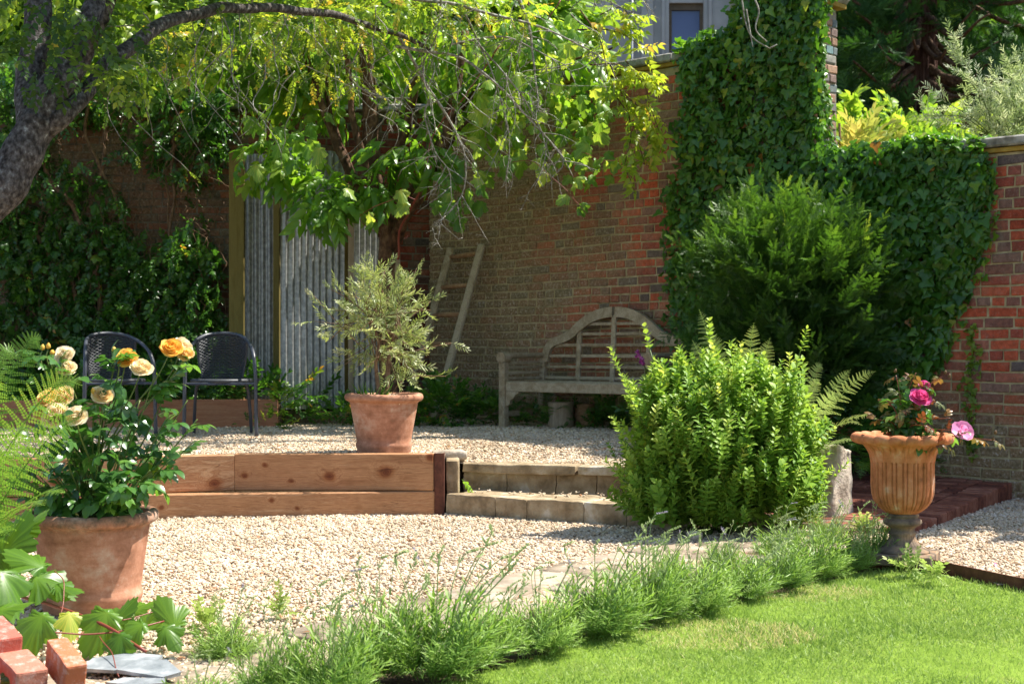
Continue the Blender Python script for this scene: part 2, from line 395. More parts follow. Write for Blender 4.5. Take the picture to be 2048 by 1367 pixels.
def timbermat():
    m, nt, out = newmat("new sleeper timber"); pos = geo(nt)
    nz = N(nt, "ShaderNodeTexNoise"); nz.inputs["Scale"].default_value = 14; nt.links.new(pos, nz.inputs["Vector"])
    dv = N(nt, "ShaderNodeVectorMath", operation='MULTIPLY_ADD'); nt.links.new(nz.outputs["Color"], dv.inputs[0]); dv.inputs[1].default_value = (.022, 0, .022); nt.links.new(pos, dv.inputs[2]); kp = dv.outputs[0]
    kn = None
    for px, py, r in KNOTS:
        d = 9.55 if px > 467 else 9.55-.33*(467-px)/467
        c = P(px, py, d); vd = N(nt, "ShaderNodeVectorMath", operation='DISTANCE'); mp = N(nt, "ShaderNodeMapping"); mp.inputs["Scale"].default_value = (.8, .02, 1.0); nt.links.new(kp, mp.inputs[0])
        nt.links.new(mp.outputs[0], vd.inputs[0]); vd.inputs[1].default_value = (c[0]*.8+.009, c[1]*.02, c[2]+.011); mu = N(nt, "ShaderNodeMath", operation='MULTIPLY'); nt.links.new(vd.outputs["Value"], mu.inputs[0]); mu.inputs[1].default_value = .02/r
        if kn is None: kn = mu.outputs[0]
        else: mi = N(nt, "ShaderNodeMath", operation='MINIMUM'); nt.links.new(kn, mi.inputs[0]); nt.links.new(mu.outputs[0], mi.inputs[1]); kn = mi.outputs[0]
    # grain lines bend round the knots
    fl = ramp(nt, kn, [(0, (1, 1, 1)), (.10, (0, 0, 0))])
    mp = N(nt, "ShaderNodeMapping"); mp.inputs["Scale"].default_value = (.9, 8, 13); nt.links.new(pos, mp.inputs[0])
    v = N(nt, "ShaderNodeVectorMath", operation='MULTIPLY_ADD'); nt.links.new(fl, v.inputs[0]); v.inputs[1].default_value = (.5, .5, .5); nt.links.new(mp.outputs[0], v.inputs[2]); v = v.outputs[0]
    a = noiset(nt, 2.4, 5, .6, v, .7)
    ad = N(nt, "ShaderNodeMath", operation='MULTIPLY_ADD'); nt.links.new(attr(nt), ad.inputs[0]); ad.inputs[1].default_value = .16; nt.links.new(a, ad.inputs[2])
    c = ramp(nt, ad.outputs[0], [(.3, (.29, .13, .06)), (.45, (.41, .205, .095)), (.56, (.49, .265, .13)), (.62, (.40, .195, .09)), (.75, (.57, .35, .19))])
    g2 = noiset(nt, 17, 4, .7, v); c = mixc(nt, .55, c, ramp(nt, g2, [(.35, (.6, .52, .45)), (.55, (1, 1, 1)), (.7, (1.15, 1.12, 1.1))]), 'MULTIPLY')
    k = ramp(nt, kn, [(0, (.20, .10, .07)), (.008, (.48, .27, .18)), (.014, (.36, .18, .11)), (.019, (.62, .42, .3)), (.023, (.42, .24, .16)), (.032, (.74, .57, .44)), (.055, (1, 1, 1))]); c = mixc(nt, 1., c, k, 'MULTIPLY')
    mp2 = N(nt, "ShaderNodeMapping"); mp2.inputs["Scale"].default_value = (.22, 2, 7); nt.links.new(pos, mp2.inputs[0])
    cr = noiset(nt, 1.9, 2, .4, mp2.outputs[0], .05)
    msk = ramp(nt, cr, [(.489, (1, 1, 1)), (.493, (.2, .12, .08)), (.4945, (.2, .12, .08)), (.4985, (1, 1, 1))]); c = mixc(nt, .8, c, msk, 'MULTIPLY')
    dirt = ramp(nt, noiset(nt, 3, 6, .7), [(.3, (.8, .76, .72)), (.55, (1, 1, 1))]); c = mixc(nt, .8, c, dirt, 'MULTIPLY')
    p = princ(nt, c, .6, .3, bump(nt, g2, .3, .003)); nt.links.new(p.outputs[0], out.inputs[0]); return m
M['timber'] = timbermat()
M['board'] = woodmat("weathered board", [(.3, (.30, .12, .06)), (.5, (.40, .17, .085)), (.7, (.46, .23, .12))], (1, 10, 12), 2.6, 0, .75, .3, .4)
M['oldwood'] = woodmat("silvered oak", [(.3, (.22, .165, .095)), (.5, (.36, .285, .18)), (.7, (.48, .40, .28))], (5, 5, 5), 3, 0, .85, .8, .8)
M['postwood'] = woodmat("green treated post", [(.3, (.09, .068, .012)), (.5, (.14, .105, .02)), (.7, (.19, .15, .04))], (12, 12, 1), 3, 0, .8, .3, .4)
M['palewood'] = woodmat("pale post", [(.3, (.30, .22, .14)), (.5, (.40, .31, .21)), (.7, (.47, .38, .27))], (12, 12, 1), 3, 0, .8, .3, .4)
M['rungwood'] = woodmat("rung wood", [(.3, (.24, .13, .065)), (.5, (.36, .21, .11)), (.7, (.46, .31, .18))], (5, 12, 12), 3, 0, .85, .5, .5)
M['rust'] = solid("rusted steel", [(.3, (.07, .025, .015)), (.6, (.14, .05, .03)), (.8, (.20, .085, .05))], 25, .8, .3, .4, .002, 120)
M['galv'] = solid("galvanised iron", [(.25, (.17, .175, .17)), (.5, (.32, .33, .325)), (.72, (.50, .51, .50))], 26, .42, .5, .25, .002, 90, metal=.45, detail=7)
M['terra'] = None
def terramat(name, dark=0.):
    m, nt, out = newmat(name)
    n1 = noiset(nt, 7, 7, .7); n2 = noiset(nt, 60, 4, .7)
    c = ramp(nt, n1, [(.28, (.20, .10, .06)), (.42, (.36, .165, .095)), (.53, (.47, .23, .14)), (.62, (.53, .33, .23)), (.72, (.60, .48, .38))])
    mp = N(nt, "ShaderNodeMapping"); mp.inputs["Scale"].default_value = (1.2, 1.2, 7); nt.links.new(geo(nt), mp.inputs[0])
    st = ramp(nt, noiset(nt, 5, 6, .7, mp.outputs[0]), [(.3, (.74, .68, .62)), (.5, (1, 1, 1)), (.7, (1.12, 1.14, 1.18))])
    c = mixc(nt, .9, c, st, 'MULTIPLY')
    spk = ramp(nt, noiset(nt, 90, 3, .6), [(.66, (0, 0, 0)), (.72, (.4, .4, .4))])
    c = mixc(nt, spk, c, (.5, .4, .33))
    mo = ramp(nt, attr(nt), [(0, (0, 0, 0)), (1, (1, 1, 1))])
    mk = mixc(nt, 1., mo, ramp(nt, noiset(nt, 22, 6, .75), [(.38, (0, 0, 0)), (.62, (1, 1, 1))]), 'MULTIPLY')
    c = mixc(nt, mk, c, ramp(nt, n2, [(.4, (.06, .05, .035)), (.6, (.16, .12, .08))]))
    p = princ(nt, c, .85, .25, bump(nt, n2, .4, .003)); nt.links.new(p.outputs[0], out.inputs[0]); return m
M['terra'] = terramat("terracotta")
M['urn'] = solid("urn terracotta", [(.27, (.17, .075, .04)), (.38, (.38, .14, .055)), (.5, (.50, .185, .08)), (.6, (.56, .25, .13)), (.70, (.60, .42, .31))], 11, .88, .2, .5, .003, 90, detail=9)
M['urn_old'] = solid("weathered urn foot", [(.3, (.07, .055, .04)), (.5, (.19, .14, .10)), (.65, (.34, .22, .13)), (.8, (.42, .38, .3))], 14, .9, .2, .6, .004, 70)
M['rope'] = solid("dark wicker", [(.3, (.035, .038, .045)), (.7, (.075, .08, .09))], 90, .5, .5, .4, .002, 300)
M['metal_dark'] = solid("grey painted tube", [(.3, (.045, .05, .065)), (.7, (.07, .075, .095))], 20, .38, .5, .05, .001, 100)
M['bark'] = solid("lichened bark", [(.30, (.018, .014, .012)), (.42, (.05, .042, .036)), (.54, (.115, .10, .09)), (.63, (.18, .165, .15)), (.70, (.38, .38, .34))], 38, .9, .2, 1., .02, 40, stretch=(1, 1, .7), detail=8)
M['bark_brown'] = solid("brown bark", [(.3, (.035, .02, .013)), (.5, (.11, .06, .035)), (.7, (.24, .15, .09))], 18, .9, .2, 1., .015, 40, stretch=(1, 1, .6))
M['twig'] = solid("pale lichen twig", [(.3, (.10, .085, .065)), (.5, (.26, .24, .20)), (.7, (.48, .47, .41))], 40, .9, .2, .6, .004, 120)
M['vinestem'] = solid("woody climber stem", [(.3, (.09, .05, .03)), (.6, (.24, .15, .09)), (.8, (.36, .27, .18))], 30, .9, .2, .6, .004, 90)
M['redwood'] = solid("conifer bark", [(.3, (.03, .014, .010)), (.5, (.085, .04, .028)), (.7, (.15, .09, .07))], 10, .95, .1, 1., .05, 22, stretch=(3, 3, .35))
M['greenstem'] = leafmat("green stem", [(0, (.10, .16, .03)), (1, (.22, .28, .08))], (1.2, 1.3, 1), .15)
M['redstem'] = leafmat("red stem", [(0, (.24, .05, .03)), (1, (.30, .12, .04))], (1.2, 1.3, 1), .1)
M['ivy'] = leafmat("ivy leaf", [(0, (.03, .09, .012)), (.4, (.055, .15, .018)), (.75, (.09, .21, .025)), (.93, (.17, .31, .035)), (.985, (.30, .25, .03)), (1, (.22, .10, .02))], (2.3, 2.3, 1.0), .3, .33, .5)
M['ivy_young'] = leafmat("young ivy leaf", [(0, (.10, .20, .02)), (1, (.24, .32, .04))], (1.6, 1.6, 1), .4, .4, .5)
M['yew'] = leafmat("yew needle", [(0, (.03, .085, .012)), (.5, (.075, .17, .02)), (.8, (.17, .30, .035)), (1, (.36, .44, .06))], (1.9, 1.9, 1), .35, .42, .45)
M['shrub'] = leafmat("bright herb leaf", [(0, (.12, .25, .03)), (.5, (.22, .38, .05)), (.85, (.34, .48, .08)), (1, (.46, .54, .12))], (1.6, 1.5, 1), .38, .5, .3)
M['lav'] = leafmat("lavender leaf", [(0, (.10, .19, .045)), (.45, (.21, .34, .06)), (.8, (.31, .45, .09)), (1, (.40, .48, .22))], (1.4, 1.45, 1), .32, .48, .4)
M['lavbud'] = leafmat("lavender bud", [(0, (.32, .40, .16)), (.85, (.44, .50, .26)), (1, (.36, .32, .42))], (1.2, 1.2, 1.1), .25, .6, .3)
M['olive'] = leafmat("olive leaf", [(0, (.17, .22, .06)), (.5, (.30, .36, .12)), (.8, (.42, .46, .22)), (1, (.56, .57, .36))], (1.5, 1.5, 1), .3, .42, .5)
M['silver'] = leafmat("silver leaf", [(0, (.26, .36, .13)), (.5, (.42, .50, .24)), (1, (.60, .64, .44))], (1.3, 1.3, 1), .35, .5, .4)
M['rose_leaf'] = leafmat("rose leaf", [(0, (.035, .10, .025)), (.55, (.07, .18, .035)), (.85, (.14, .28, .05)), (.95, (.30, .36, .06)), (1, (.42, .30, .05))], (2.2, 2.2, 1), .33, .28, .6)
M['rose_red'] = leafmat("reddish young rose leaf", [(0, (.20, .05, .02)), (.5, (.10, .14, .04)), (1, (.32, .14, .04))], (1.6, 1.4, 1), .3, .35, .5)
M['vine_leaf'] = leafmat("grape vine leaf", [(0, (.06, .15, .02)), (.5, (.12, .26, .03)), (.85, (.24, .38, .07)), (1, (.46, .48, .10))], (2.5, 2.1, 1), .5, .36, .5)
M['fig_leaf'] = leafmat("oval tree leaf", [(0, (.06, .16, .018)), (.5, (.12, .26, .025)), (1, (.24, .37, .045))], (2.6, 2.2, 1), .5, .36, .5)
M['plum'] = leafmat("small tree leaf", [(0, (.035, .09, .012)), (.3, (.09, .18, .02)), (.5, (.17, .29, .03)), (.9, (.32, .40, .05)), (1, (.50, .36, .06))], (2.1, 1.8, 1), .5, .4, .5)
M['yellow_leaf'] = leafmat("yellow green leaf", [(0, (.14, .25, .025)), (.5, (.29, .39, .04)), (.93, (.42, .46, .06)), (1, (.48, .34, .07))], (1.9, 1.8, 1), .5, .4, .45)
M['gold_leaf'] = leafmat("golden leaf", [(0, (.28, .38, .07)), (.5, (.46, .48, .11)), (1, (.60, .54, .15))], (1.4, 1.3, 1), .35, .5, .4)
M['backleaf'] = leafmat("background leaf", [(0, (.07, .17, .02)), (.5, (.15, .29, .03)), (1, (.28, .40, .06))], (2.2, 1.9, 1), .5, .45, .4)
M['conifer'] = leafmat("conifer foliage", [(0, (.02, .07, .014)), (.6, (.05, .135, .022)), (1, (.11, .23, .04))], (1.6, 1.7, 1), .25, .6, .3)
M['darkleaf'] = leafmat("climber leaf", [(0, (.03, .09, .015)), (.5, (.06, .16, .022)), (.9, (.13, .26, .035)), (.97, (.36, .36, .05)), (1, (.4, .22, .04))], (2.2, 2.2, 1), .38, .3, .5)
M['fern'] = leafmat("fern frond", [(0, (.08, .19, .025)), (.6, (.17, .33, .045)), (1, (.30, .42, .07))], (1.7, 1.6, 1), .42, .45, .4)
M['fern_pale'] = leafmat("pale fern frond", [(0, (.24, .36, .12)), (.6, (.38, .48, .16)), (1, (.50, .52, .10))], (1.4, 1.4, 1.1), .5, .5, .35)
M['yrose'] = leafmat("apricot petal", [(0, (.95, .56, .08)), (.4, (.96, .66, .20)), (.6, (.97, .78, .46)), (1, (.98, .88, .68))], (1, 1, .95), .35, .6, .2)
M['prose'] = leafmat("pink petal", [(0, (.80, .10, .33)), (.6, (.85, .22, .48)), (1, (.90, .45, .68))], (1, 1, 1), .35, .6, .2)
M['foxglove'] = leafmat("foxglove bell", [(0, (.45, .08, .36)), (1, (.70, .25, .55))], (1.2, 1, 1), .3, .6, .2)
M['slate'] = solid("slate", [(.3, (.12, .14, .15)), (.5, (.24, .26, .27)), (.68, (.48, .50, .50))], 9, .5, .5, .4, .004, 50)
M['render'] = solid("grey stucco", [(.3, (.36, .36, .36)), (.7, (.48, .48, .47))], 2, .9, .2, .3, .01, 30)
M['glasspane'] = None
m_, nt_, out_ = newmat("window glass"); p_ = princ(nt_, (.10, .14, .30), .12, .8); nt_.links.new(p_.outputs[0], out_.inputs[0]); M['glasspane'] = m_  # blue base colour stands in for sky reflected in the pane
M['frame'] = solid("painted sash", [(.3, (.10, .075, .05)), (.7, (.16, .12, .08))], 8, .6, .3, .1, .002, 60)
M['stonewhite'] = solid("boulder stone", [(.25, (.20, .165, .12)), (.5, (.42, .35, .27)), (.7, (.56, .49, .40))], 6, .9, .2, .9, .02, 18)
def loosemat():
    m, nt, out = newmat("loose brick")
    base = ramp(nt, attr(nt), [(0, (.50, .16, .075)), (.34, (.46, .18, .12)), (.67, (.48, .13, .09))], 'CONSTANT')
    w_ = ramp(nt, noiset(nt, 26, 6, .75), [(.50, (0, 0, 0)), (.66, (.75, .75, .75))])
    c = mixc(nt, w_, base, (.60, .42, .36))
    p = princ(nt, c, .9, .2, bump(nt, noiset(nt, 60, 5, .7), .8, .006)); nt.links.new(p.outputs[0], out.inputs[0]); return m
M['loose'] = loosemat()
M['dead'] = leafmat("dead leaf", [(0, (.25, .10, .04)), (1, (.45, .25, .10))], (1, 1, 1), .2)

# ------------------------------------------------------------------ layout constants
U = np.array([cos(radians(43)), -sin(radians(43)), 0.]); NN = np.array([sin(radians(43)), cos(radians(43)), 0.])   # wall run and its away-normal
W0 = np.array([.486, 13.55, 0.])
TC, TE = -1.822, 2.68            # corner, end of the tall wall
def wallpt(t, z, off=0.): return W0+t*U+np.array([0, 0, z])-NN*off      # off > 0 towards camera side
def pix2wall(px, py):            # photo pixel -> (t, z) on the wall plane
    k = (np.asarray(px)-1024)/F
    t = (k*W0[1]-W0[0])/(U[0]-k*U[1]); d = W0[1]+t*U[1]
    return t, CAMH-(np.asarray(py)-HZ)/F*d
ZT = .38                         # terrace gravel height
def tz(x, y):                    # terrace surface
    x = np.asarray(x, float); y = np.asarray(y, float)
    s = np.clip((x+.55)/.25, 0, 1)*np.clip((11.2-y)/1.2, 0, 1)
    return ZT-.065*s*s*(3-2*s)+.004*noise(np.stack([x, y, 0*x], -1), 1.5)

# ------------------------------------------------------------------ ground sheets
g = G()
n = 60
xs = np.concatenate([[-150, -60, -25], np.linspace(-9, 9, n), [25, 60, 150]]); ys = np.concatenate([[-40, -5], np.linspace(1, 19, n), [40, 80, 200]])
X, Y = np.meshgrid(xs, ys); Z = -.05+.006*noise(np.stack([X, Y, 0*X], -1), 2.)
nx = len(xs); ii = np.arange(len(ys)-1)[:, None]*nx+np.arange(nx-1)[None]
g.add(np.stack([X, Y, Z], -1).reshape(-1, 3), np.stack([ii, ii+1, ii+nx+1, ii+nx], -1).reshape(-1, 4))
build("ground", g, M['soil'], kind="structure")

def sheet(name, poly, zf, mat, step=.12, zoff=0., skirt=.0, kind="structure"):
    poly = np.asarray(poly, float); lo = poly.min(0); hi = poly.max(0)
    xs = np.arange(lo[0], hi[0]+step, step); ys = np.arange(lo[1], hi[1]+step, step)
    X, Y = np.meshgrid(xs, ys); nx = len(xs)
    ii = (np.arange(len(ys)-1)[:, None]*nx+np.arange(nx-1)[None]).ravel()
    cx = (X.ravel()[ii]+step/2); cy = (Y.ravel()[ii]+step/2)
    ok = inpoly(np.c_[cx, cy], poly); ii = ii[ok]
    V = np.stack([X, Y, zf(X, Y)+zoff], -1).reshape(-1, 3)
    f = np.stack([ii, ii+1, ii+nx+1, ii+nx], -1)
    used = np.unique(f); remap = np.full(len(V), -1); remap[used] = np.arange(len(used))
    g = G().add(V[used], remap[f])
    return build(name, g, mat, kind=kind)

def flat(z): return lambda x, y: z+.004*noise(np.stack([x, y, 0*x], -1), 2.)
STEPL = np.array([-.43, 9.56]); STEPR = np.array([.74, 8.90])
LOWG = [(-5.2, 4.4), (-1.0, 4.4), (-.85, 5.0), (-.35, 5.6), (.2, 6.45), (.75, 7.3), (1.3, 7.6), (1.9, 7.62), (2.07, 7.52), (2.6, 6.1), (4.6, 4.6), (6.5, 5), (6.5, 9.6), (3.75, 10.7), (2.45, 8.72), (1.2, 8.8), (.74, 8.95), (-.43, 9.6), (-6, 9.2)]
sheet("lower_gravel_path", LOWG, flat(-.012), M['gravel_bed'])
TERR = [(-7, 9.55), (-.55, 9.66), (-.42, 9.98), (1.0, 9.75), (1.35, 9.6), (2.1, 10.5), (2.95, 11.3), (-.85, 14.95), (-7, 14.9)]
sheet("terrace_gravel", TERR, lambda x, y: tz(x, y)-.012, M['gravel_bed'])
# bank of earth under the terrace end
g = G(); prism(g, [(1.15, 9.45), (1.7, 9.65), (2.25, 10.4), (2.75, 11.2), (2.3, 11.4), (1.2, 10.4)], -.1, .34); build("soil_bank", g, M['soil'], kind="structure")
g = G(); prism(g, [(-7.2, 9.66), (-.5, 9.70), (-.45, 10.05), (1.1, 9.8), (1.5, 9.75), (2.3, 10.6), (2.9, 11.3), (-.85, 15), (-7.2, 15)], -.1, ZT-.09); build("terrace_fill", g, M['soil'], kind="structure")

# pebbles
t_ = (1+5**.5)/2
ICO = nrm(np.array([[-1, t_, 0], [1, t_, 0], [-1, -t_, 0], [1, -t_, 0], [0, -1, t_], [0, 1, t_], [0, -1, -t_], [0, 1, -t_], [t_, 0, -1], [t_, 0, 1], [-t_, 0, -1], [-t_, 0, 1]]))
ICOF = np.array([[0,11,5],[0,5,1],[0,1,7],[0,7,10],[0,10,11],[1,5,9],[5,11,4],[11,10,2],[10,7,6],[7,1,8],[3,9,4],[3,4,2],[3,2,6],[3,6,8],[3,8,9],[4,9,5],[2,4,11],[6,2,10],[8,6,7],[9,8,1]])
def pebbles(name, poly, zf, dens, size, label, cat):
    poly = np.asarray(poly, float)
    area = .5*abs(np.dot(poly[:, 0], np.roll(poly[:, 1], 1))-np.dot(poly[:, 1], np.roll(poly[:, 0], 1)))
    Nn = int(area*dens); p = polysample(poly, Nn)
    # only what a camera near this one could see
    p = p[(np.abs(p[:, 0]) < p[:, 1]*.42+.5)]; Nn = len(p)
    pos = np.c_[p, zf(p[:, 0], p[:, 1])+rng.uniform(-.006, .008, Nn)]
    nv = nrm(rng.normal(size=(Nn, 3))*.42+[0, 0, 1]); R = frames(np.cross(nv, rdir(Nn)), nv)
    s = size*rng.lognormal(0, .25, Nn)
    sc = np.c_[s*rng.uniform(.55, .8, Nn), s*rng.uniform(.8, 1.1, Nn), s*rng.uniform(.35, .55, Nn)]*.5
    V = ICO*(1+.22*rng.uniform(-1, 1, (12, 1)))
    g = G(); scatter(g, (V, [ICOF]), pos, R, sc, rng.random(Nn))
    o = build(name, g, M['gravel'], kind="stuff", smooth=False); return tag(o, label, cat)
pebbles("gravel_stones", LOWG, flat(.0), 4600, .0205, "cream and buff pea gravel covering the lower path", "gravel")
pebbles("gravel_stones", TERR, lambda x, y: tz(x, y), 3300, .021, "pale gravel covering the raised terrace behind the timber wall", "gravel")

pebbles("gravel_stones", [(-.30, 9.62), (.70, 9.1), (.72, 9.45), (-.28, 9.78)], lambda x, y: .145+0*x, 260, .018, "few stray gravel stones lying on the lower step", "gravel")
# ------------------------------------------------------------------ lawn
LAWN = [(-2.2, 3.2), (-.66, 4.4), (-.22, 4.9), (.32, 5.66), (.90, 6.37), (1.56, 7.02), (1.96, 7.45), (2.45, 6.62), (3.4, 5.2), (3.4, 3.0)]
sheet("lawn", LAWN, flat(-.03), M['turf'], .06)
area = 9.; p = polysample(LAWN, 190000)
pe = polysample([(-2.2, 3.4), (-.90, 4.4), (-.42, 5.0), (.15, 5.78), (.80, 6.5), (1.5, 7.15), (1.98, 7.42), (1.64, 6.95), (.93, 6.35), (.35, 5.66), (-.2, 4.9), (-.6, 4.4)], 16000); pe = pe[noise(np.c_[pe, 0*pe[:, :1]], 6., 2) > -.25]
p = np.vstack([p, pe]); p = p[(p[:, 1] > 4.2) & (np.abs(p[:, 0]) < p[:, 1]*.4+.2)]
# ragged edge towards the lavender
Nn = len(p); q3 = np.c_[p, np.zeros(Nn)]
h = np.maximum(.024+.008*noise(q3, 3.), .017)*rng.uniform(.5, 1.45, Nn)
pos = np.c_[p, np.full(Nn, -.034)]
R = frames(nrm(rng.normal(size=(Nn, 3))*[.55, .55, .1]+[0, 0, .75]), rdir(Nn))
tint = np.clip(.42+.2*noise(q3, 1.1)+.12*noise(q3, 5., 12)+rng.normal(0, .17, Nn), 0, 1)
dry = (noise(q3, 2.3, 20) > .72) & (rng.random(Nn) < .45); tint[dry] = rng.uniform(.9, 1, dry.sum())
g = G(); scatter(g, blade_tpl(.11, .5), pos, R, np.c_[h*1.3, h, h], tint)
tag(build("lawn_grass", g, M['grass'], kind="stuff"), "short mown sunlit grass of the lawn", "grass")

# ------------------------------------------------------------------ steel lawn edging
g = G()
ep = np.array([[1.70, 7.70], [2.03, 7.46], [2.36, 6.72], [2.75, 5.95], [3.3, 5.1]]); ep = curve(np.c_[ep, np.zeros(5)], 20)[:, :2]
tn = nrm(np.gradient(ep, axis=0)); nn2 = np.c_[-tn[:, 1], tn[:, 0]]*.004
o_ = np.vstack([ep+nn2, (ep-nn2)[::-1]]); prism(g, o_[::-1], -.06, .035)
tag(build("lawn_edging", g, M['rust'], smooth=False), "thin rusty steel strip between the lawn and the right gravel path", "edging")

# ------------------------------------------------------------------ flagstone strip
g = G()
def slab(c, w_, l_, ang, z, th=.04, rnd=None, wob=.025, n=14):
    a = np.linspace(0, 2*pi, n, endpoint=False)
    r = 1/np.maximum(np.abs(np.cos(a))**12+np.abs(np.sin(a))**12, 1e-6)**(1/12)
    o = np.c_[np.cos(a)*r*w_/2, np.sin(a)*r*l_/2]*(1+rng.uniform(-wob, wob, (n, 1))*2)
    o = o @ rotz(ang)[:2, :2].T+c
    V = np.vstack([np.c_[o, np.full(n, z-th)], np.c_[o, np.full(n, z-.006)], np.c_[c+(o-c)*.965, np.full(n, z)+rng.uniform(-.003, .003, n)]])
    k = np.arange(n); k2 = (k+1) % n
    g.add(V, [np.stack([k, k2, n+k2, n+k], -1), np.stack([n+k, n+k2, 2*n+k2, 2*n+k], -1), (2*n+k)[None]], rng.random() if rnd is None else rnd)
line = curve(np.array([[-1.75, 4.55, 0], [-1.15, 5.1, 0], [-.62, 5.72, 0], [-.08, 6.62, 0], [.45, 7.45, 0], [1.0, 7.95, 0], [1.6, 8.15, 0]]), 60)[:, :2]
tn = nrm(np.gradient(line, axis=0)); d_ = np.r_[0, np.cumsum(np.linalg.norm(np.diff(line, axis=0), axis=1))]
s = 0
while s < d_[-1]:
    L_ = rng.uniform(.34, .55); k = np.searchsorted(d_, s+L_/2); k = min(k, len(line)-1); t2 = tn[k]; nrm2 = np.array([t2[1], -t2[0]])
    off = 0
    for wdt in (rng.uniform(.24, .34), rng.uniform(.24, .34)):
        slab(line[k]+nrm2*(off+wdt/2-.12)+rng.uniform(-.02, .02, 2), wdt-.005, L_-.008, math.atan2(t2[1], t2[0])-pi/2+rng.normal(0, .03), .010+rng.uniform(-.004, .006), n=20, wob=.018); off += wdt
    s += L_
tag(build("flagstone_paving", g, M['flag'], kind="structure"), "worn buff flagstones edging the lower gravel", "paving")

# ------------------------------------------------------------------ raised brick path at right
g = G()
P1 = np.array([2.38, 8.55]); P2 = np.array([3.78, 10.78]); e = (P2-P1)/np.linalg.norm(P2-P1); nl = np.array([-e[1], e[0]])
poly = np.array([P1, P2, [3.3, 11.05], [2.2, 11.4], [1.9, 10.2], [1.45, 9.3], [1.55, 8.75]])
ang = math.atan2(e[1], e[0])
ztop = lambda s_: .045+.09*np.clip(s_/2.6, 0, 1)
row = 0; v = 0.
while v < 2.2:
    depth_ = .215 if row % 2 == 0 else .105
    step = .108 if row % 2 == 0 else .22
    u = -.6+(row % 3)*.03
    while u < 3.2:
        c = P1+e*(u+step/2)+nl*(v+depth_/2)
        if inpoly([c+nl*.0], np.vstack([P1-e*.02, P2, poly[2:]]))[0]:
            z = ztop(u)+rng.uniform(-.004, .004)
            if row == 0: z -= .004
            box(g, (c[0], c[1], z/2-.03), (step-.012, depth_-.012, z+.06), rotz(ang+rng.normal(0, .012))@roty(rng.normal(0, .012)), rng.random(), 0, .008, .002)
        u += step
    v += depth_; row += 1
g2 = G(); prism(g2, [P1+nl*.03, P2+nl*.03, *poly[2:]], -.05, .045, mat=0)
o = build("brick_path", g, M['path_brick'], kind="structure", smooth=False)
build("brick_path_bed", g2, M['gravel_bed'], kind="structure")

# ------------------------------------------------------------------ brick walls
def brickface(g, o, u, nout, Lf, z0, z1f, joint=.0145, course=.0765, mat=0, seed=0, dark=.0):
    """bricks on the face that starts at o and runs along u; nout points out of the wall"""
    r = np.random.default_rng(seed); zz = z0; k = 0
    cs = []
    while True:
        s = -r.uniform(0, .22)
        top = z1f(0)
        if zz+course > top+1e-6: break
        hd = r.random() < .35
        while s < Lf:
            ln = .112 if (r.random() < (.6 if hd else .28)) else .228
            a, b = max(s, 0), min(s+ln-joint, Lf)
            if b-a > .03: cs.append((a, b, zz, course-joint, r.random() if ln > .2 else min(1, r.random()*.8+.25)))
            s += ln
        zz += course; k += 1
    cs = np.array(cs); N_ = len(cs); j = .0038
    a, b, z, hh, rn = cs.T
    pr = r.normal(0, .0032, N_)-.003*(r.random(N_) < .1)
    def ring(ins, dep):
        P_ = []
        for (sx, sz) in ((0, 0), (1, 0), (1, 1), (0, 1)):
            x = np.where(sx, b-ins, a+ins)+r.uniform(-j, j, N_); y = np.where(sz, z+hh-ins, z+ins)+r.uniform(-j, j, N_)
            P_.append(np.stack([x, y, dep+np.maximum(pr, -.0055)*(dep > -.01)], -1))
        return np.stack(P_, 1)
    V = np.concatenate([ring(0, np.full(N_, -.04)), ring(0, np.full(N_, -.004)), ring(.005, np.full(N_, .001))], 1)     # (N,12,3) in (s, z, depth)
    wob = .006*np.sin(V[..., 0]*2.1+V[..., 1]*1.3)+.009*np.sin(V[..., 0]*.9+1+seed+V[..., 1]*.4)+.003*np.sin(V[..., 0]*6+V[..., 1]*9)
    W_ = np.asarray(o, float)+V[..., 0:1]*u+V[..., 2:3]*nout+np.array([0, 0, 1.])*(V[..., 1:2]+wob[..., None])
    f = []
    for base in (0, 4):
        for i in range(4): f.append([base+i, base+(i+1) % 4, base+4+(i+1) % 4, base+4+i])
    f.append([8, 9, 10, 11]); f = np.array(f)
    if np.dot(np.cross(u, [0, 0, 1.]), nout) < 0: f = f[:, ::-1]
    off = (np.arange(N_)*12)[:, None, None]
    g.add(W_.reshape(-1, 3), [(f[None]+off).reshape(-1, 4)], np.repeat(rn, 12), mat)
def corebox(g, o, u, nin, Lf, th, z0, z1, inset=.008, mat=1):
    o = np.asarray(o, float); c = [o+u*inset+nin*inset, o+u*(Lf-inset)+nin*inset, o+u*(Lf-inset)+nin*(th-inset), o+u*inset+nin*(th-inset)]
    prism(g, [p[:2] for p in c], z0, z1, mat=mat)

# tall main wall
TH = .30
g = G(); A = wallpt(TC, 0); L1 = TE-TC; ZTOP = 3.56
TP = 2.02                                       # where the pier starts
brickface(g, A, U, -NN, L1, .05, lambda s: ZTOP, seed=3)
brickface(g, wallpt(TE, 0), NN, U, TH, .05, lambda s: ZTOP+.25, seed=4)
corebox(g, A, U, NN, L1, TH, -.1, ZTOP-.005)
wl = thing("brick_wall", "tall old red brick wall with mossy foot behind the bench", "wall", A)
build("masonry", g, [M['brick_main'], M['mortar']], wl, smooth=False)
g = G()
s = 0
while s < TP-TC-.05:                               # coping slabs, a tile creasing below
    l_ = min(.62, TP-TC-.05-s); c = wallpt(TC+s+l_/2, ZTOP+.075)+NN*TH/2
    box(g, c, (l_-.008, TH+.12, .075), rotz(-radians(43)), rng.random(), 0, .012, .003); s += l_
build("coping", g, M['coping'], wl, smooth=False)
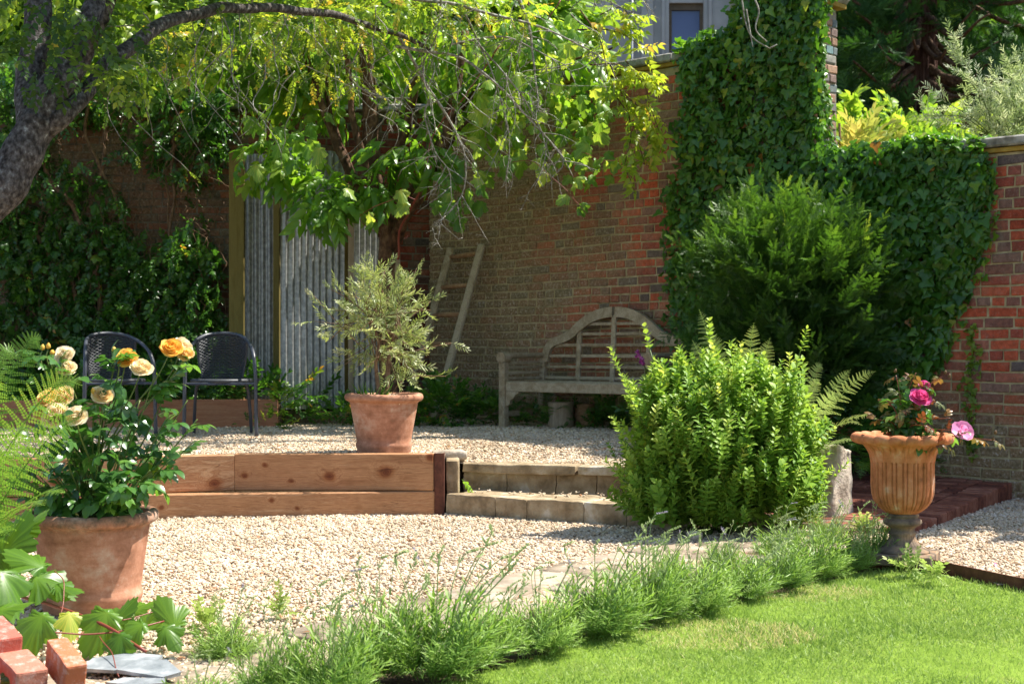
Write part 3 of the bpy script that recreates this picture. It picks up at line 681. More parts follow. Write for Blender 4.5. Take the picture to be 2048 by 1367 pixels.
g = G(); c = wallpt((TC+TP)/2, ZTOP+.018)+NN*TH/2; box(g, c, (TP-TC-.04, TH+.05, .034), rotz(-radians(43)), 0, 0, .004)
build("tile_course", g, M['tile'], wl, smooth=False)
# pier
g = G(); PT = .36
po = wallpt(TP, 0, .035)
brickface(g, po, U, -NN, TE-TP+.02, ZTOP-.35, lambda s: 3.88, seed=8)
brickface(g, po+U*(TE-TP+.02), NN, U, PT, .3, lambda s: 3.88, seed=9)
corebox(g, po, U, NN, TE-TP+.02, PT, .3, 3.876)
pr = thing("brick_pier", "ivy covered brick pier ending the tall wall", "pier", po)
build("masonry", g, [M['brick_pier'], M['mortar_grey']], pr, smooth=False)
g = G(); c = po+U*((TE-TP)/2)+NN*(PT/2); box(g, c+[0, 0, 3.905], (TE-TP+.14, PT+.12, .04), rotz(-radians(43)), 0, 1, .004); box(g, c+[0, 0, 4.02], (TE-TP+.2, PT+.18, .19), rotz(-radians(43)), .3, 0, .03)
build("pier_cap", g, [M['coping'], M['tile']], pr, smooth=False)
# low wall
LT0, LT1, LZ = TE+.02, 6.6, 2.53
g = G(); A2 = wallpt(LT0, 0, .02)
brickface(g, A2, U, -NN, LT1-LT0, -.02, lambda s: LZ, course=.079, seed=11)
corebox(g, A2, U, NN, LT1-LT0, .26, -.1, LZ-.004)
lw = thing("brick_wall", "lower brick wall at right, dropping from the pier, half under ivy", "wall", A2)
build("masonry", g, [M['brick_low'], M['mortar']], lw, smooth=False)
g = G(); s = 0
while s < LT1-LT0-.01:
    l_ = min(.7, LT1-LT0-s); c = wallpt(LT0+s+l_/2, LZ+.075)+NN*.11
    box(g, c, (l_-.008, .38, .075), rotz(-radians(43)), rng.random(), 0, .014, .004); s += l_
build("coping", g, M['coping'], lw, smooth=False)
g = G(); c = wallpt((LT0+LT1)/2, LZ+.018)+NN*.11; box(g, c, (LT1-LT0-.02, .30, .034), rotz(-radians(43)), 0, 0, .004)
build("tile_course", g, M['tile'], lw, smooth=False)
# left wall
CL = np.array([A[0]+.02, A[1]+.01, 0.]); ul = nrm(np.array([-5.4, -.35, 0.])); nl3 = np.array([-ul[1], ul[0], 0.])*1.
if nl3[1] > 0: nl3 = -nl3
g = G(); brickface(g, CL+ul*6.4, -ul, nl3, 6.4, .05, lambda s: 3.5, course=.0775, seed=14)
corebox(g, CL+ul*6.4, -ul, -nl3, 6.4, .3, -.1, 3.5)
sw = thing("brick_wall", "shaded brick wall at left, hung with climbers behind the chairs", "wall", CL)
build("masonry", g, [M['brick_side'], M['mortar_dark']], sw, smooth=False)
g = G(); s = 0
while s < 6.3:
    c = CL+ul*(s+.3)-nl3*.15+[0, 0, 3.54]; box(g, c, (.59, .42, .07), rotz(math.atan2(ul[1], ul[0])), rng.random(), 0, .012, .003); s += .6
build("coping", g, M['coping'], sw, smooth=False)
def leftpt(px, py, off=.1):      # point on the left wall seen at a photo pixel
    k = (np.asarray(px)-1024)/F; cl = CL+nl3*off
    s_ = (k*cl[1]-cl[0])/(ul[0]-k*ul[1]); p = cl+np.asarray(s_)[..., None]*ul
    p[..., 2] = CAMH-(np.asarray(py)-HZ)/F*p[..., 1]; return p
# ------------------------------------------------------------------ timber retaining wall
def bar(g, a, b, w_, h_, rnd=0., bev=.004, jit=.0, up=(0, 0, 1), mat=0):   # rectangular bar from a to b
    a = np.asarray(a, float); b = np.asarray(b, float); y = nrm(b-a); x = np.cross(y, up)
    if np.linalg.norm(x) < 1e-3: x = np.array([1., 0, 0])
    x = nrm(x); z = np.cross(x, y)
    box(g, (a+b)/2, (w_, np.linalg.norm(b-a), h_), np.stack([x, y, z], -1), rnd, mat, bev, jit)
tw = thing("timber_retaining_wall", "two tiers of new orange brown sleepers holding up the gravel terrace", "retaining wall", (-1.2, 9.6, 0))
T0 = np.array([-.517, 9.60]); T1 = np.array([-1.836, 9.60]); T2 = np.array([-3.6, 9.06]); T3 = np.array([-5.4, 8.5])
def sleeper(a, b, z0, z1, r):
    g = G(); a = np.r_[a, (z0+z1)/2]; b = np.r_[b, (z0+z1)/2]; bar(g, a, b, .10, z1-z0, r, .006, .001); build("sleeper", g, M['timber'], tw, smooth=False)
sleeper(T0, T1+[.005, 0], .160, .402, .1); sleeper(T1-[.003, .004], T2-[0, .004], .160, .396, .75); sleeper(T2, T3, .158, .400, .4)
sleeper(T0, (T1+T2)/2+[0, .0], -.09, .155, .55); sleeper((T1+T2)/2-[.003, 0], T3, -.09, .155, .2)
g = G(); box(g, (-.482, 9.565, .155), (.062, .012, .50), None, 0, 0, .001); box(g, (-.510, 9.60, .155), (.006, .075, .50)); box(g, (-.45, 9.60, .155), (.006, .075, .50))
build("steel_post", g, M['rust'], tw, smooth=False)

# ------------------------------------------------------------------ stone steps
st = thing("stone_steps", "two worn stone steps up to the terrace beside the timber wall", "steps", (.1, 9.5, 0))
def roughblock(g, c, s, ang, rnd, bev=.018, jit=.007, sub=5):
    # subdivided block with noisy surface
    n = sub; u = np.linspace(-1, 1, n)
    V = []; fs = []; base = 0
    ax = [(0, 1, 2), (1, 2, 0), (2, 0, 1)]
    for a, b, k in ax:
        for sg in (-1, 1):
            A_, B_ = np.meshgrid(u, u, indexing='ij'); W_ = np.zeros((n*n, 3)); W_[:, a] = A_.ravel(); W_[:, b] = B_.ravel(); W_[:, k] = sg
            V.append(W_); i = np.arange(n-1)[:, None]*n+np.arange(n-1)[None]; i = i.ravel()+base
            q = np.stack([i, i+n, i+n+1, i+1], -1); fs.append(q if sg > 0 else q[:, ::-1]); base += n*n
    V = np.vstack(V); s = np.asarray(s)/2
    inner = np.clip(V*s, -(s-bev), s-bev); dl = V*s-inner; V = inner+nrm(dl)*bev*np.minimum(1, np.linalg.norm(dl, axis=1, keepdims=True)/bev+.0)
    V = V @ rotz(ang).T+np.asarray(c)
    V = V+np.stack([noise(V, 9, 0), noise(V, 9, 12), noise(V, 11, 24)], -1)*jit*.5+np.stack([noise(V, 30, 5), noise(V, 30, 17), noise(V, 31, 28)], -1)*jit*.28
    g.add(V, np.vstack(fs), rnd)
dl = STEPR-STEPL; dlen = np.linalg.norm(dl); dl = dl/dlen; al = math.atan2(dl[1], dl[0]); pn = np.array([-dl[1], dl[0]])
g = G(); s = 0
for ln in (.37, .24, .40, .30, .32):
    c = STEPL+dl*(s+ln/2)+pn*.17; roughblock(g, (*c, .045), (ln+.001, .36, .185), al, .35+.4*rng.random(), .010, .011, 11); s += ln
build("lower_step", g, M['step'], st)
UL = np.array([-.345, 9.86]); UR = np.array([.74, 9.60]); du = nrm(UR-UL); au = math.atan2(du[1], du[0]); pu = np.array([-du[1], du[0]])
g = G(); s = 0
for ln in (.30, .34, .28, .36, .3):
    c = UL+du*(s+ln/2)+pu*.16; roughblock(g, (*c, .165), (ln+.002, .2, .18), au, .35+.4*rng.random(), .014, .016, 11); s += ln
build("riser", g, M['step'], st)
g = G(); s = 0
for ln in (.80, .95):
    c = UL+du*(s+ln/2)+pu*.17; roughblock(g, (*c, .282), (ln-.012, .36, .068), au, rng.random(), .014, .009, 13); s += ln
build("upper_slab", g, M['step'], st)
g = G(); roughblock(g, (-.402, 9.80, .15), (.085, .32, .40), .03, .5, .012, .01, 9); build("side_stone", g, M['step'], st)
g = G(); V = ICO*[.11, .08, .035]; roughblock(g, (-.43, 9.98, .362), (.24, .15, .07), .2, .8, .03, .012, 8)
tag(build("edge_stone", g, M['stonewhite']), "small pale stone on the terrace edge behind the rusty post", "stone")

# ------------------------------------------------------------------ terracotta pots
def pot(name, label, c, rb, rr, h, mossy):
    t = thing(name, label, "plant pot", c)
    prof = [(0, 0), (rb, 0), (rb+.004, .01), (rb+.006, .04), (rb+.013, .055), (rb+.014, .075), (rb+.006, .088)]
    r0 = rb+.006
    for k in range(1, 9): prof.append((r0+(rr*.86-r0)*(k/8)**1.05, .088+(h-.088-.07)*k/8))
    prof += [(rr*.865, h-.062), (rr*.89, h-.058), (rr*.905, h-.05)]
    for a in np.linspace(-80, 170, 10): prof.append((rr-.022+.022*cos(radians(a)), h-.026+.026*sin(radians(a))))
    prof += [(rr*.86, h-.03), (rr*.82, h-.10)]
    g = G(); pr_ = np.array(prof)
    lathe(g, pr_, 72, 0, lambda r, z, a, k: (r*(1+.006*np.sin(2*a+1)), z+.003*np.sin(a*2+.5)*(z > .1)))
    g.R = [np.repeat(np.clip((pr_[:, 1]-(h-.09))/.05, 0, 1)*mossy, 72)]
    build("pot_body", g, M['terra'], t, local=True)
    g = G(); lathe(g, [(0, h-.045), (rr*.5, h-.05), (rr*.84, h-.06)], 40); build("soil", g, M['soil'], t, local=True)
    return t
OP = np.array([(768-1024)/F*9.93, 9.93, ZT-.008]); op = pot("terracotta_pot", "terracotta pot on the terrace edge holding the small olive tree", OP, .178, .268, .415, .15)
RP = np.array([(184-1024)/F*6.08, 6.08, .005]); rp = pot("terracotta_pot", "big weathered terracotta pot at front left holding the apricot rose", RP, .193, .272, .415, .85)
def mulch(t, r, h, n, mat):
    g = G(); a = rng.uniform(0, 2*pi, n); rr = r*np.sqrt(rng.random(n)); pos = np.c_[rr*np.cos(a), rr*np.sin(a), h+.035*(1-(rr/r)**2)+rng.uniform(-.005, .01, n)]
    s = rng.uniform(.016, .034, n); scatter(g, (ICO, [ICOF]), pos, frames(rdir(n), rdir(n)), np.c_[s*.4, s*.5, s*.25]); build("mulch", g, mat, t, smooth=False, local=True)
mulch(op, .225, .36, 420, M['gravel'])

# ------------------------------------------------------------------ urn
UC = np.array([2.006, 7.45, 0.])
un = thing("garden_urn", "fluted orange terracotta urn on a square plinth at the lawn corner", "urn", UC)
prof = [(.0, .245), (.06, .248), (.078, .252), (.095, .262), (.122, .285), (.142, .315), (.152, .35), (.156, .40), (.155, .46), (.156, .51), (.163, .55), (.178, .58), (.20, .603), (.222, .615)]
pr_ = np.array(prof)
def flute(r, z, a, k):
    ph = (a*18/(2*pi)) % 1.; d = np.abs(ph-.5)*2
    groove = np.exp(-((d-.62)/.10)**2); rib = np.exp(-((d-1)/.22)**2)
    amp = np.clip((z-.25)/.05, 0, 1)*np.clip((.615-z)/.03, 0, 1)
    return r*(1+amp*(-.075*groove+.03*rib)), z
g = G(); lathe(g, pr_, 360, 0, flute); build("bowl", g, M['urn'], un, local=True)
prof = [(.215, .612)]+[(.228+.024*cos(radians(a)), .638+.025*sin(radians(a))) for a in np.linspace(-80, 150, 10)]+[(.20, .645), (.175, .60), (.16, .52)]
def lobes(r, z, a, k): l_ = np.abs(np.sin(a*9)); return r*(1+.075*(l_-.5)*(r > .2)), z-.007*(1-l_)*(r > .2)
g = G(); lathe(g, prof, 216, 0, lobes); build("rim", g, M['urn'], un, local=True)
g = G(); lathe(g, [(0, .60), (.175, .598)], 32); build("soil", g, M['soil'], un, local=True)
def leafy(r, z, a, k): return r*(1+.03*np.abs(np.sin(a*14))*(z < .15)*(z > .07)), z
g = G(); lathe(g, [(.070, .255), (.083, .247), (.083, .236), (.075, .231), (.080, .226), (.095, .218), (.098, .205), (.092, .195), (.075, .186), (.062, .176), (.060, .163), (.068, .157), (.069, .148), (.063, .140), (.068, .12), (.078, .10), (.096, .082), (.118, .070), (.135, .064), (.138, .052), (0, .052)], 168, 0, leafy)
build("pedestal", g, M['urn_old'], un, local=True)
g = G(); box(g, (0, 0, .026), (.33, .33, .054), rotz(radians(-25)), .5, 0, .006, .001); build("plinth", g, M['urn_old'], un, smooth=False, local=True)

# ------------------------------------------------------------------ wicker bistro chairs
def make_chair(name, label, loc, rz):
    t = thing(name, label, "chair", loc, "dark woven chairs on the terrace", rz)
    half = [(-.285, -.26, 0), (-.282, -.255, .2), (-.278, -.25, .45), (-.272, -.235, .58), (-.258, -.17, .675), (-.235, -.06, .735), (-.20, .08, .785), (-.13, .20, .825), (0, .25, .84)]
    full = half+[(-x, y, z) for x, y, z in half[-2::-1]]
    g = G(); tube(g, curve(full, 70), .0155, 10); build("frame", g, M['metal_dark'], t, local=True)
    # seat: rim tube + woven top
    g = G(); a = np.linspace(0, 2*pi, 41); rim = np.c_[.235*np.cos(a), -.02+.235*np.sin(a)-.03*(np.sin(a) < 0)*np.abs(np.sin(a))*0, .452+.0*a]
    tube(g, rim, .017, 8, cap=False)
    for k in range(21):
        y = -.24+.022*k; hw = sqrt(max(.225**2-(y+.02)**2, .0004)); m = 24; x = np.linspace(-hw, hw, m)
        tube(g, np.c_[x, np.full(m, y), .455+.004*np.sin(x*110+(k % 2)*pi)-.012*(1-(x/.23)**2)], .0085, 5)
    build("seat", g, M['rope'], t, local=True)
    g = G(); bar(g, (-.278, -.25, .432), (.278, -.25, .432), .02, .02, bev=.006); bar(g, (-.2, .1, .43), (.2, .1, .43), .018, .018)
    build("seat_frame", g, M['metal_dark'], t, local=True)
    for s in (-1, 1):
        g = G(); tube(g, curve([(s*.05, -.02, .425), (s*.17, .04, .425), (s*.205, .08, .39), (s*.225, .16, .2), (s*.235, .24, 0)], 20), .0135, 8); build("leg", g, M['metal_dark'], t, local=True)
    # woven back between seat rear and top loop
    g = G(); top = curve(full, 70); top = top[np.abs(top[:, 0]) < .205]; top = top[top[:, 2] > .7]
    rows = 26
    uu = np.linspace(0, 1, len(top)); m = 44
    tp = np.stack([np.interp(np.linspace(0, 1, m), uu, top[:, i]) for i in range(3)], -1)
    bt = np.stack([tp[:, 0]*.80, .13+.09*(1-(tp[:, 0]/.21)**2), np.full(m, .455)], -1)
    ctr = np.array([0, -.1, 0])
    for k in range(rows):
        f = (k+.5)/rows; p = bt*(1-f)+tp*f; outw = nrm((p-ctr)*[1, 1, 0])
        p = p+outw*(.02*sin(pi*f))+outw*(.0055*np.sin(np.arange(m)*pi/2.2+(k % 2)*pi))[:, None]
        tube(g, p, .0068, 5)
    for j in range(3, m, 4):
        f = np.linspace(0, 1, 12)[:, None]; p = bt[j]*(1-f)+tp[j]*f; outw = nrm((p-ctr)*[1, 1, 0]); tube(g, p+outw*.02*np.sin(pi*f), .004, 5)
    for j in (0, m-1):
        f = np.linspace(0, 1, 12)[:, None]; p = bt[j]*(1-f)+tp[j]*f; outw = nrm((p-ctr)*[1, 1, 0]); tube(g, p+outw*.02*np.sin(pi*f), .010, 6)
    build("backrest", g, M['rope'], t, local=True)
    return t
make_chair("garden_chair", "grey woven garden chair nearer the corrugated iron, apricot blooms before its left side", (-2.375, 11.86, ZT), radians(9))
make_chair("garden_chair", "grey woven garden chair farther left, partly behind the potted rose", (-3.27, 11.90, ZT), radians(27))

# ------------------------------------------------------------------ arched oak bench
BP = np.array([-.075, 13.08, ZT-.005]); BW = 1.62
bn = thing("garden_bench", "weathered oak bench with arched slatted back against the brick wall", "bench", BP, rz=radians(-41))
ow = M['oldwood']
def part(name, g, mat=ow, parent=bn): return build(name, g, mat, parent, smooth=False, local=True)
for x in (.0, BW):
    g = G(); bar(g, (x, 0, 0), (x, 0, .60), .07, .065, .3, .006, .001); part("leg", g)
    g = G(); bar(g, (x, .53, 0), (x, .57, .68), .06, .06, .6, .006, .001); part("leg", g)
    g = G()                                                 # scroll-ended armrest: a roll on the front post and a rail back
    for k, (rr, z) in enumerate([(.036, .60)]): pass
    cy = [(x, -.045, .632), (x, .045, .632)]
    ang = np.linspace(0, 2*pi, 20, endpoint=False)
    tube(g, [(x-.0, -.042, .635), (x, .05, .635)], .052, 18); tube(g, [(x, .05, .652), (x, .56, .655)], .026, 10)
    part("armrest", g)
    g = G()
    for z in (.585, .545, .495, .445): bar(g, (x, .035, z), (x, .54, z+.005), .022, .026, rng.random(), .004)
    part("arm_rails", g)
g = G(); bar(g, (.035, .0, .375), (BW-.035, .0, .375), .035, .085, .5, .005, .001); part("front_rail", g)
g = G(); bar(g, (.03, .55, .375), (BW-.03, .55, .375), .035, .07, .5, .005); part("rear_rail", g)
g = G()
for k in range(7): bar(g, (.03, .045+k*.075, .415-.012*sin(k/6*pi)), (BW-.03, .045+k*.075, .415-.012*sin(k/6*pi)), .055, .02, rng.random(), .004, .001)
part("seat_slats", g)
for s, x in ((1, .035), (-1, BW-.035)):
    g = G(); o = [(0, 0), (.15, 0), (.15, -.012), (.11, -.03), (.09, -.06), (.055, -.075), (.045, -.11), (.02, -.13), (0, -.13)]
    V = []; 
    for yy in (-.012, .022): V += [[x+s*a, yy, .332+b] for a, b in o]
    n = len(o); k = np.arange(n); g.add(V, [np.stack([k, (k+1) % n, n+(k+1) % n, n+k], -1), k[None], (n+k)[::-1][None]], .4); part("bracket", g)
for x in (0, BW): g = G(); bar(g, (x, .03, .13), (x, .54, .13), .03, .05, .2, .004); part("stretcher", g)
yb = lambda z: .545+.06*(z-.4)
arch = [(.03, .60), (.05, .70), (.10, .765), (.20, .80), (.32, .845), (.42, .92), (.53, .985), (.66, 1.03), (BW/2, 1.045)]
arch = arch+[(BW-x, z) for x, z in arch[-2::-1]]
ac = curve(np.c_[arch, np.zeros(len(arch))], 90)[:, :2]
tn = nrm(np.gradient(ac, axis=0)); nn_ = np.c_[-tn[:, 1], tn[:, 0]]
hw_ = .036+.010*np.sin(np.linspace(0, pi, 90))**2
for side, (i0, i1) in enumerate(((0, 45), (45, 90))):
    g = G(); a = ac[i0:i1]; h_ = hw_[i0:i1, None]; m = len(a)
    o1 = a+nn_[i0:i1]*h_; o2 = a-nn_[i0:i1]*h_
    if side == 0: o1 = o1[:]-[0.002, 0]; 
    V = np.concatenate([np.c_[o1[:, 0], yb(o1[:, 1])-.022, o1[:, 1]], np.c_[o2[:, 0], yb(o2[:, 1])-.022, o2[:, 1]], np.c_[o2[:, 0], yb(o2[:, 1])+.022, o2[:, 1]], np.c_[o1[:, 0], yb(o1[:, 1])+.022, o1[:, 1]]])
    k = np.arange(m-1); q = [np.stack([r*m+k, r*m+k+1, ((r+1) % 4)*m+k+1, ((r+1) % 4)*m+k], -1) for r in range(4)]
    g.add(V, [np.vstack(q), np.array([[0, m, 2*m, 3*m], [m-1, 4*m-1, 3*m-1, 2*m-1]])], .3+.3*side); part("back_arch", g)
def archz(x): return np.interp(x, ac[:, 0], ac[:, 1])
for x in (.42, .81, 1.20):
    z1 = archz(x)-.03; g = G(); bar(g, (x, yb(.39)+.002, .39), (x, yb(z1)+.002, z1), .05, .026, rng.random(), .004); part("splat", g)
for z in (.45, .55, .65, .75, .85, .94):
    xs_ = np.linspace(.02, BW/2, 400); ok = archz(xs_) > z-.0; x0 = xs_[np.argmax(ok)]+.02 if z > .62 else .03
    g = G(); bar(g, (x0, yb(z)+.006, z), (BW-x0, yb(z)+.006, z), .018, .028, rng.random(), .003); part("slat", g)
# log stumps under the bench
for (px, d, r, h, lb) in ((1122, 13.05, .115, .24, "upright log stump standing under the bench seat"), (1168, 13.15, .10, .22, "darker log stump beside the first one under the bench")):
    c = P(px, 800, d); g = G(); c[2] = ZT-.02
    lathe(g, [(0, 0), (r*1.08, 0), (r, .08), (r*.97, h*.6), (r, h), (r*.95, h+.012), (0, h+.014)], 26, 0, lambda rr, z, a, k: (rr*(1+.05*np.sin(5*a)+.02*np.sin(13*a+z*30)), z), c)
    tag(build("log_stump", g, M['rungwood'] if px > 1150 else M['palewood']), lb, "log")

# ------------------------------------------------------------------ ladder
ld = thing("wooden_ladder", "old wooden ladder leaning on the mossy wall left of the bench", "ladder", P(845, 840, 14.0)*[1, 1, 0]+[0, 0, ZT])
rt = P(964, 489, 14.17); rb_ = P(866, 848, 13.72); lt = P(902, 496, 14.45); lb_ = P(806, 838, 14.05)
for a, b in ((lb_, lt), (rb_, rt)):
    g = G(); bar(g, a, b, .075, .05, rng.random(), .012, .002, up=(-.4, -.8, .2)); build("rail", g, ow, ld, smooth=False)
for f in (.945, .765, .60, .435, .27, .10):
    g = G(); a = lb_+(lt-lb_)*f; b = rb_+(rt-rb_)*(f+.005); tube(g, [a-(b-a)*.03, (a+b)/2, b+(b-a)*.03], [.020, .026, .020], 8); build("rung", g, M['rungwood'], ld)

# ------------------------------------------------------------------ corrugated iron screen
cs = thing("corrugated_screen", "corrugated iron sheets between wooden posts before the left wall", "screen", P(600, 850, 13.6)*[1, 1, 0]+[0, 0, ZT])
def corr(a, b, z0, z1, pitch=.066, amp=.0105, tear=0.):
    g = G(); a = np.asarray(a, float); b = np.asarray(b, float); L_ = np.linalg.norm(b-a); n = int(L_/pitch*14)+1
    s = np.linspace(0, L_, n); d = (b-a)/L_; nr = np.array([-d[1], d[0]]); w_ = amp*np.sin(s/pitch*2*pi)
    xy = a+d*s[:, None]+nr*w_[:, None]; rows = []
    for k in range(5):
        f = k/4; z = z0+(z1-z0)*f; rows.append(np.c_[xy+nr*(.006*sin(f*5)), np.full(n, z)+(tear*np.sin(s*9)*(k == 4))])
    V = np.vstack(rows); V2 = V+np.r_[nr*.0012, 0]
    i = (np.arange(4)[:, None]*n+np.arange(n-1)[None]).ravel(); q = np.stack([i, i+1, i+n+1, i+n], -1)
    g.add(np.vstack([V, V2]), [q, (q+len(V))[:, ::-1]]); build("corrugated_sheet", g, M['galv'], cs)
def xd(px, d): return np.array([(px-1024)/F*d, d])
corr(xd(488, 13.95), xd(552, 13.93), .55, 2.96)
corr(xd(561, 13.36), xd(688, 13.72), .53, 2.96, .067, .0115, .012)
corr(xd(708, 13.62), xd(780, 13.92), .50, 2.62, .066, .012)
for (px0, px1, d, z0, z1, mt) in ((459, 489, 13.84, .3, 2.96, 'postwood'), (547, 560, 13.74, .3, 2.9, 'postwood'), (686, 698, 13.82, .3, 2.66, 'postwood'), (697, 712, 13.76, .5, 2.46, 'palewood'), (784, 800, 13.98, .3, 2.0, 'palewood')):
    a = xd(px0, d); b = xd(px1, d); g = G(); box(g, ((a[0]+b[0])/2, d, (z0+z1)/2), (b[0]-a[0], .06, z1-z0), None, rng.random(), 0, .004); build("post", g, M[mt], cs, smooth=False)
g = G(); brickface(g, np.array([*xd(566, 13.62), 0]), np.array([1., 0, 0]), np.array([0, -1., 0]), .62, .31, lambda s: .52, seed=21)
box(g, (xd(566, 13.7)[0]+.31, 13.70, .40), (.6, .14, .2), mat=1)
tag(build("brick_footing", g, [M['brick_side'], M['mortar']], smooth=False), "low row of bricks under the corrugated iron sheet", "footing")
# raised board behind the chairs
rb = thing("raised_bed", "low reddish board bed edging behind the chairs", "bed edging", (-3.2, 13.05, ZT))
g = G(); bar(g, (*xd(556, 13.1), .50), (*xd(250, 13.0), .50), .045, .27, .2, .004, .001); build("board", g, M['board'], rb, smooth=False)
g = G(); bar(g, (*xd(249, 13.0), .50), (*xd(-60, 12.8), .50), .045, .27, .7, .004, .001); build("board", g, M['board'], rb, smooth=False)
g = G(); prism(g, [(-5.6, 12.95), (-2.13, 13.15), (-2.13, 13.8), (-1.2, 13.9), (-1.2, 14.3), (-5.6, 14.2)], .2, .58); build("soil", g, M['soil'], rb)

# ------------------------------------------------------------------ house beyond the wall
hs = thing("house", "pale grey rendered house rising behind the tall wall", "house", (3, 32, 0))
x0, x1 = (1040-1024)/F*32, (1640-1024)/F*32; wx0, wx1 = (1338-1024)/F*32, (1407-1024)/F*32; wz1 = CAMH+(HZ-6)/F*32; wz0 = wz1-2.1
g = G()
for (a, b, z0, z1) in ((x0, wx0, 0, 12), (wx1, x1, 0, 12), (wx0, wx1, 0, wz0), (wx0, wx1, wz1, 12)): box(g, ((a+b)/2, 32.2, (z0+z1)/2), (b-a, .4, z1-z0))
box(g, ((x0+x1)/2, 36, 6), (x1-x0, 7, 12))
build("wall", g, M['render'], hs, smooth=False)
wn = thing("window", "", "", (0, 0, 0)); del wn["label"], wn["category"]; bpy.data.objects.remove(wn)
g = G(); fr = .07
box(g, (wx0+fr/2, 32.12, (wz0+wz1)/2), (fr, .08, wz1-wz0)); box(g, (wx1-fr/2, 32.12, (wz0+wz1)/2), (fr, .08, wz1-wz0)); box(g, ((wx0+wx1)/2, 32.12, wz1-.07), (wx1-wx0-2*fr, .08, .14)); box(g, ((wx0+wx1)/2, 32.12, wz0+.04), (wx1-wx0-2*fr, .08, .08)); box(g, ((wx0+wx1)/2, 32.12, wz0+1.0), (wx1-wx0-2*fr, .08, .05))
wf = build("window", g, M['frame'], hs, smooth=False)
g = G(); box(g, ((wx0+wx1)/2, 32.15, (wz0+wz1)/2), (wx1-wx0-.1, .02, wz1-wz0-.1)); build("pane", g, M['glasspane'], wf, smooth=False)
g = G()
for (a, b, dp) in ((wx0-.10, wx0-.004, .05), (wx0-.17, wx0-.10, .09), (wx1+.004, wx1+.10, .05), (wx1+.10, wx1+.17, .09), (wx0-.62, wx0-.36, .12), (wx1+.62, wx1+.9, .12)): box(g, ((a+b)/2, 32-dp/2+.002, 6), (b-a, dp, 11.9), None, 0, 0, .01)
box(g, ((wx0+wx1)/2, 31.96, wz0-.08), (wx1-wx0+.3, .14, .12), None, 0, 0, .01)
build("moulding", g, M['render'], hs, smooth=False)
g = G(); px_ = (1263-1024)/F*32; tube(g, [(px_, 31.9, 0), (px_, 31.9, 11)], .045, 12)
for z in (4.5, 6.5, 8.45): tube(g, [(px_, 31.9, z), (px_, 31.9, z+.09)], .062, 12)
build("drainpipe", g, M['galv'], hs)

# ------------------------------------------------------------------ boulder, loose bricks, slates
g = G(); roughblock(g, (0, 0, 0), (.30, .26, .56), .5, .6, .05, .05, 15); V = g.verts(); bc = np.array([1.985, 9.2, .20])
V = V*(1+.06*noise(V, 6, 3)[:, None]+.02*noise(V, 25, 9)[:, None]); V[:, 0] *= 1-.25*np.clip(V[:, 2]/.3, -.3, 1); g.V = [V @ roty(.10).T @ rotz(.4).T+bc]
tag(build("boulder", g, M['stonewhite']), "rough pale boulder between the bright shrub and the urn", "boulder")

def loose(near, far, lab, rnd, h=.10, w_=.066, roll=0.):
    near = np.array(near); far = np.array(far); y = nrm(far-near); x = nrm(np.cross(y, [0, 0, 1.])); z = np.cross(x, y)
    R = np.stack([x, y, z], -1) @ roty(roll); c = near+y*.1075-z*h/2
    g = G(); roughblock(g, (0, 0, 0), (w_, .215, h), 0., rnd, .005, .0035, 13)
    o = build("loose_brick", g, M['loose'], smooth=False); o.location = tuple(c); from mathutils import Matrix
    o.rotation_euler = Matrix(R.tolist()).to_euler(); tag(o, lab, "brick", "loose bricks in the front left corner")
loose((-1.335, 4.45, .125), (-1.46, 4.64, .18), "orange brick on edge beside the slates, rightmost of the loose bricks", .1)
loose((-1.475, 4.46, .105), (-1.60, 4.64, .135), "pinkish brick left of the orange brick, greenish end facing out", .5, .10, .10)
loose((-1.60, 4.62, .175), (-1.73, 4.80, .215), "pale pink brick topmost of the pile, behind the pinkish one", .9, .10, .085)
loose((-1.585, 4.40, .10), (-1.70, 4.58, .13), "brick cut off by the lower left corner of the photo", .7)
loose((-1.655, 4.66, .10), (-1.77, 4.83, .13), "orange lump of brick below the topmost pale pink brick", .2, .09, .10)
def slate(c, poly, rz, tilt, lab):
    g = G(); prism(g, poly, -.006, .006); V = g.verts(); g.V = [V+rng.uniform(-.0015, .0015, V.shape)]
    o = build("slate_piece", g, M['slate'], smooth=False); o.location = tuple(c); o.rotation_euler = (tilt, rng.uniform(-.05, .05), rz); tag(o, lab, "slate", "broken slates beside the loose bricks")
slate((-1.30, 4.86, .045), [(-.14, -.05), (-.02, -.09), (.10, -.04), (.12, .05), (.0, .09), (-.11, .05)], .1, .1, "largest dark slate, uppermost of the broken slates")
slate((-1.19, 4.74, .050), [(-.09, -.04), (.08, -.06), (.12, -.01), (.03, .08), (-.06, .05)], -.2, .16, "pale streaked slate overlapping the largest one")
slate((-1.20, 4.66, .028), [(-.10, -.02), (.0, -.045), (.10, -.03), (.08, .015), (-.06, .03)], -.1, .1, "thin white edged slate lowest of the broken slates")
slate((-1.34, 4.98, .03), [(-.08, -.05), (.06, -.06), (.09, .04), (-.05, .06)], .5, .0, "small dark slate half hidden under the vine leaves")
for (px, py, s_, l_) in ((1390, 1072, .05, "pale knobbly stone lying in the lavender under the shrub"), (1668, 905, .0, "")):
    if s_:
        c = PZ(px, py, .03); g = G(); V = ICO*[s_, s_*.8, s_*.8]*(1+rng.uniform(-.2, .2, (12, 1))); g.add(V+c, ICOF); tag(build("stone", g, M['stonewhite']), l_, "stone")
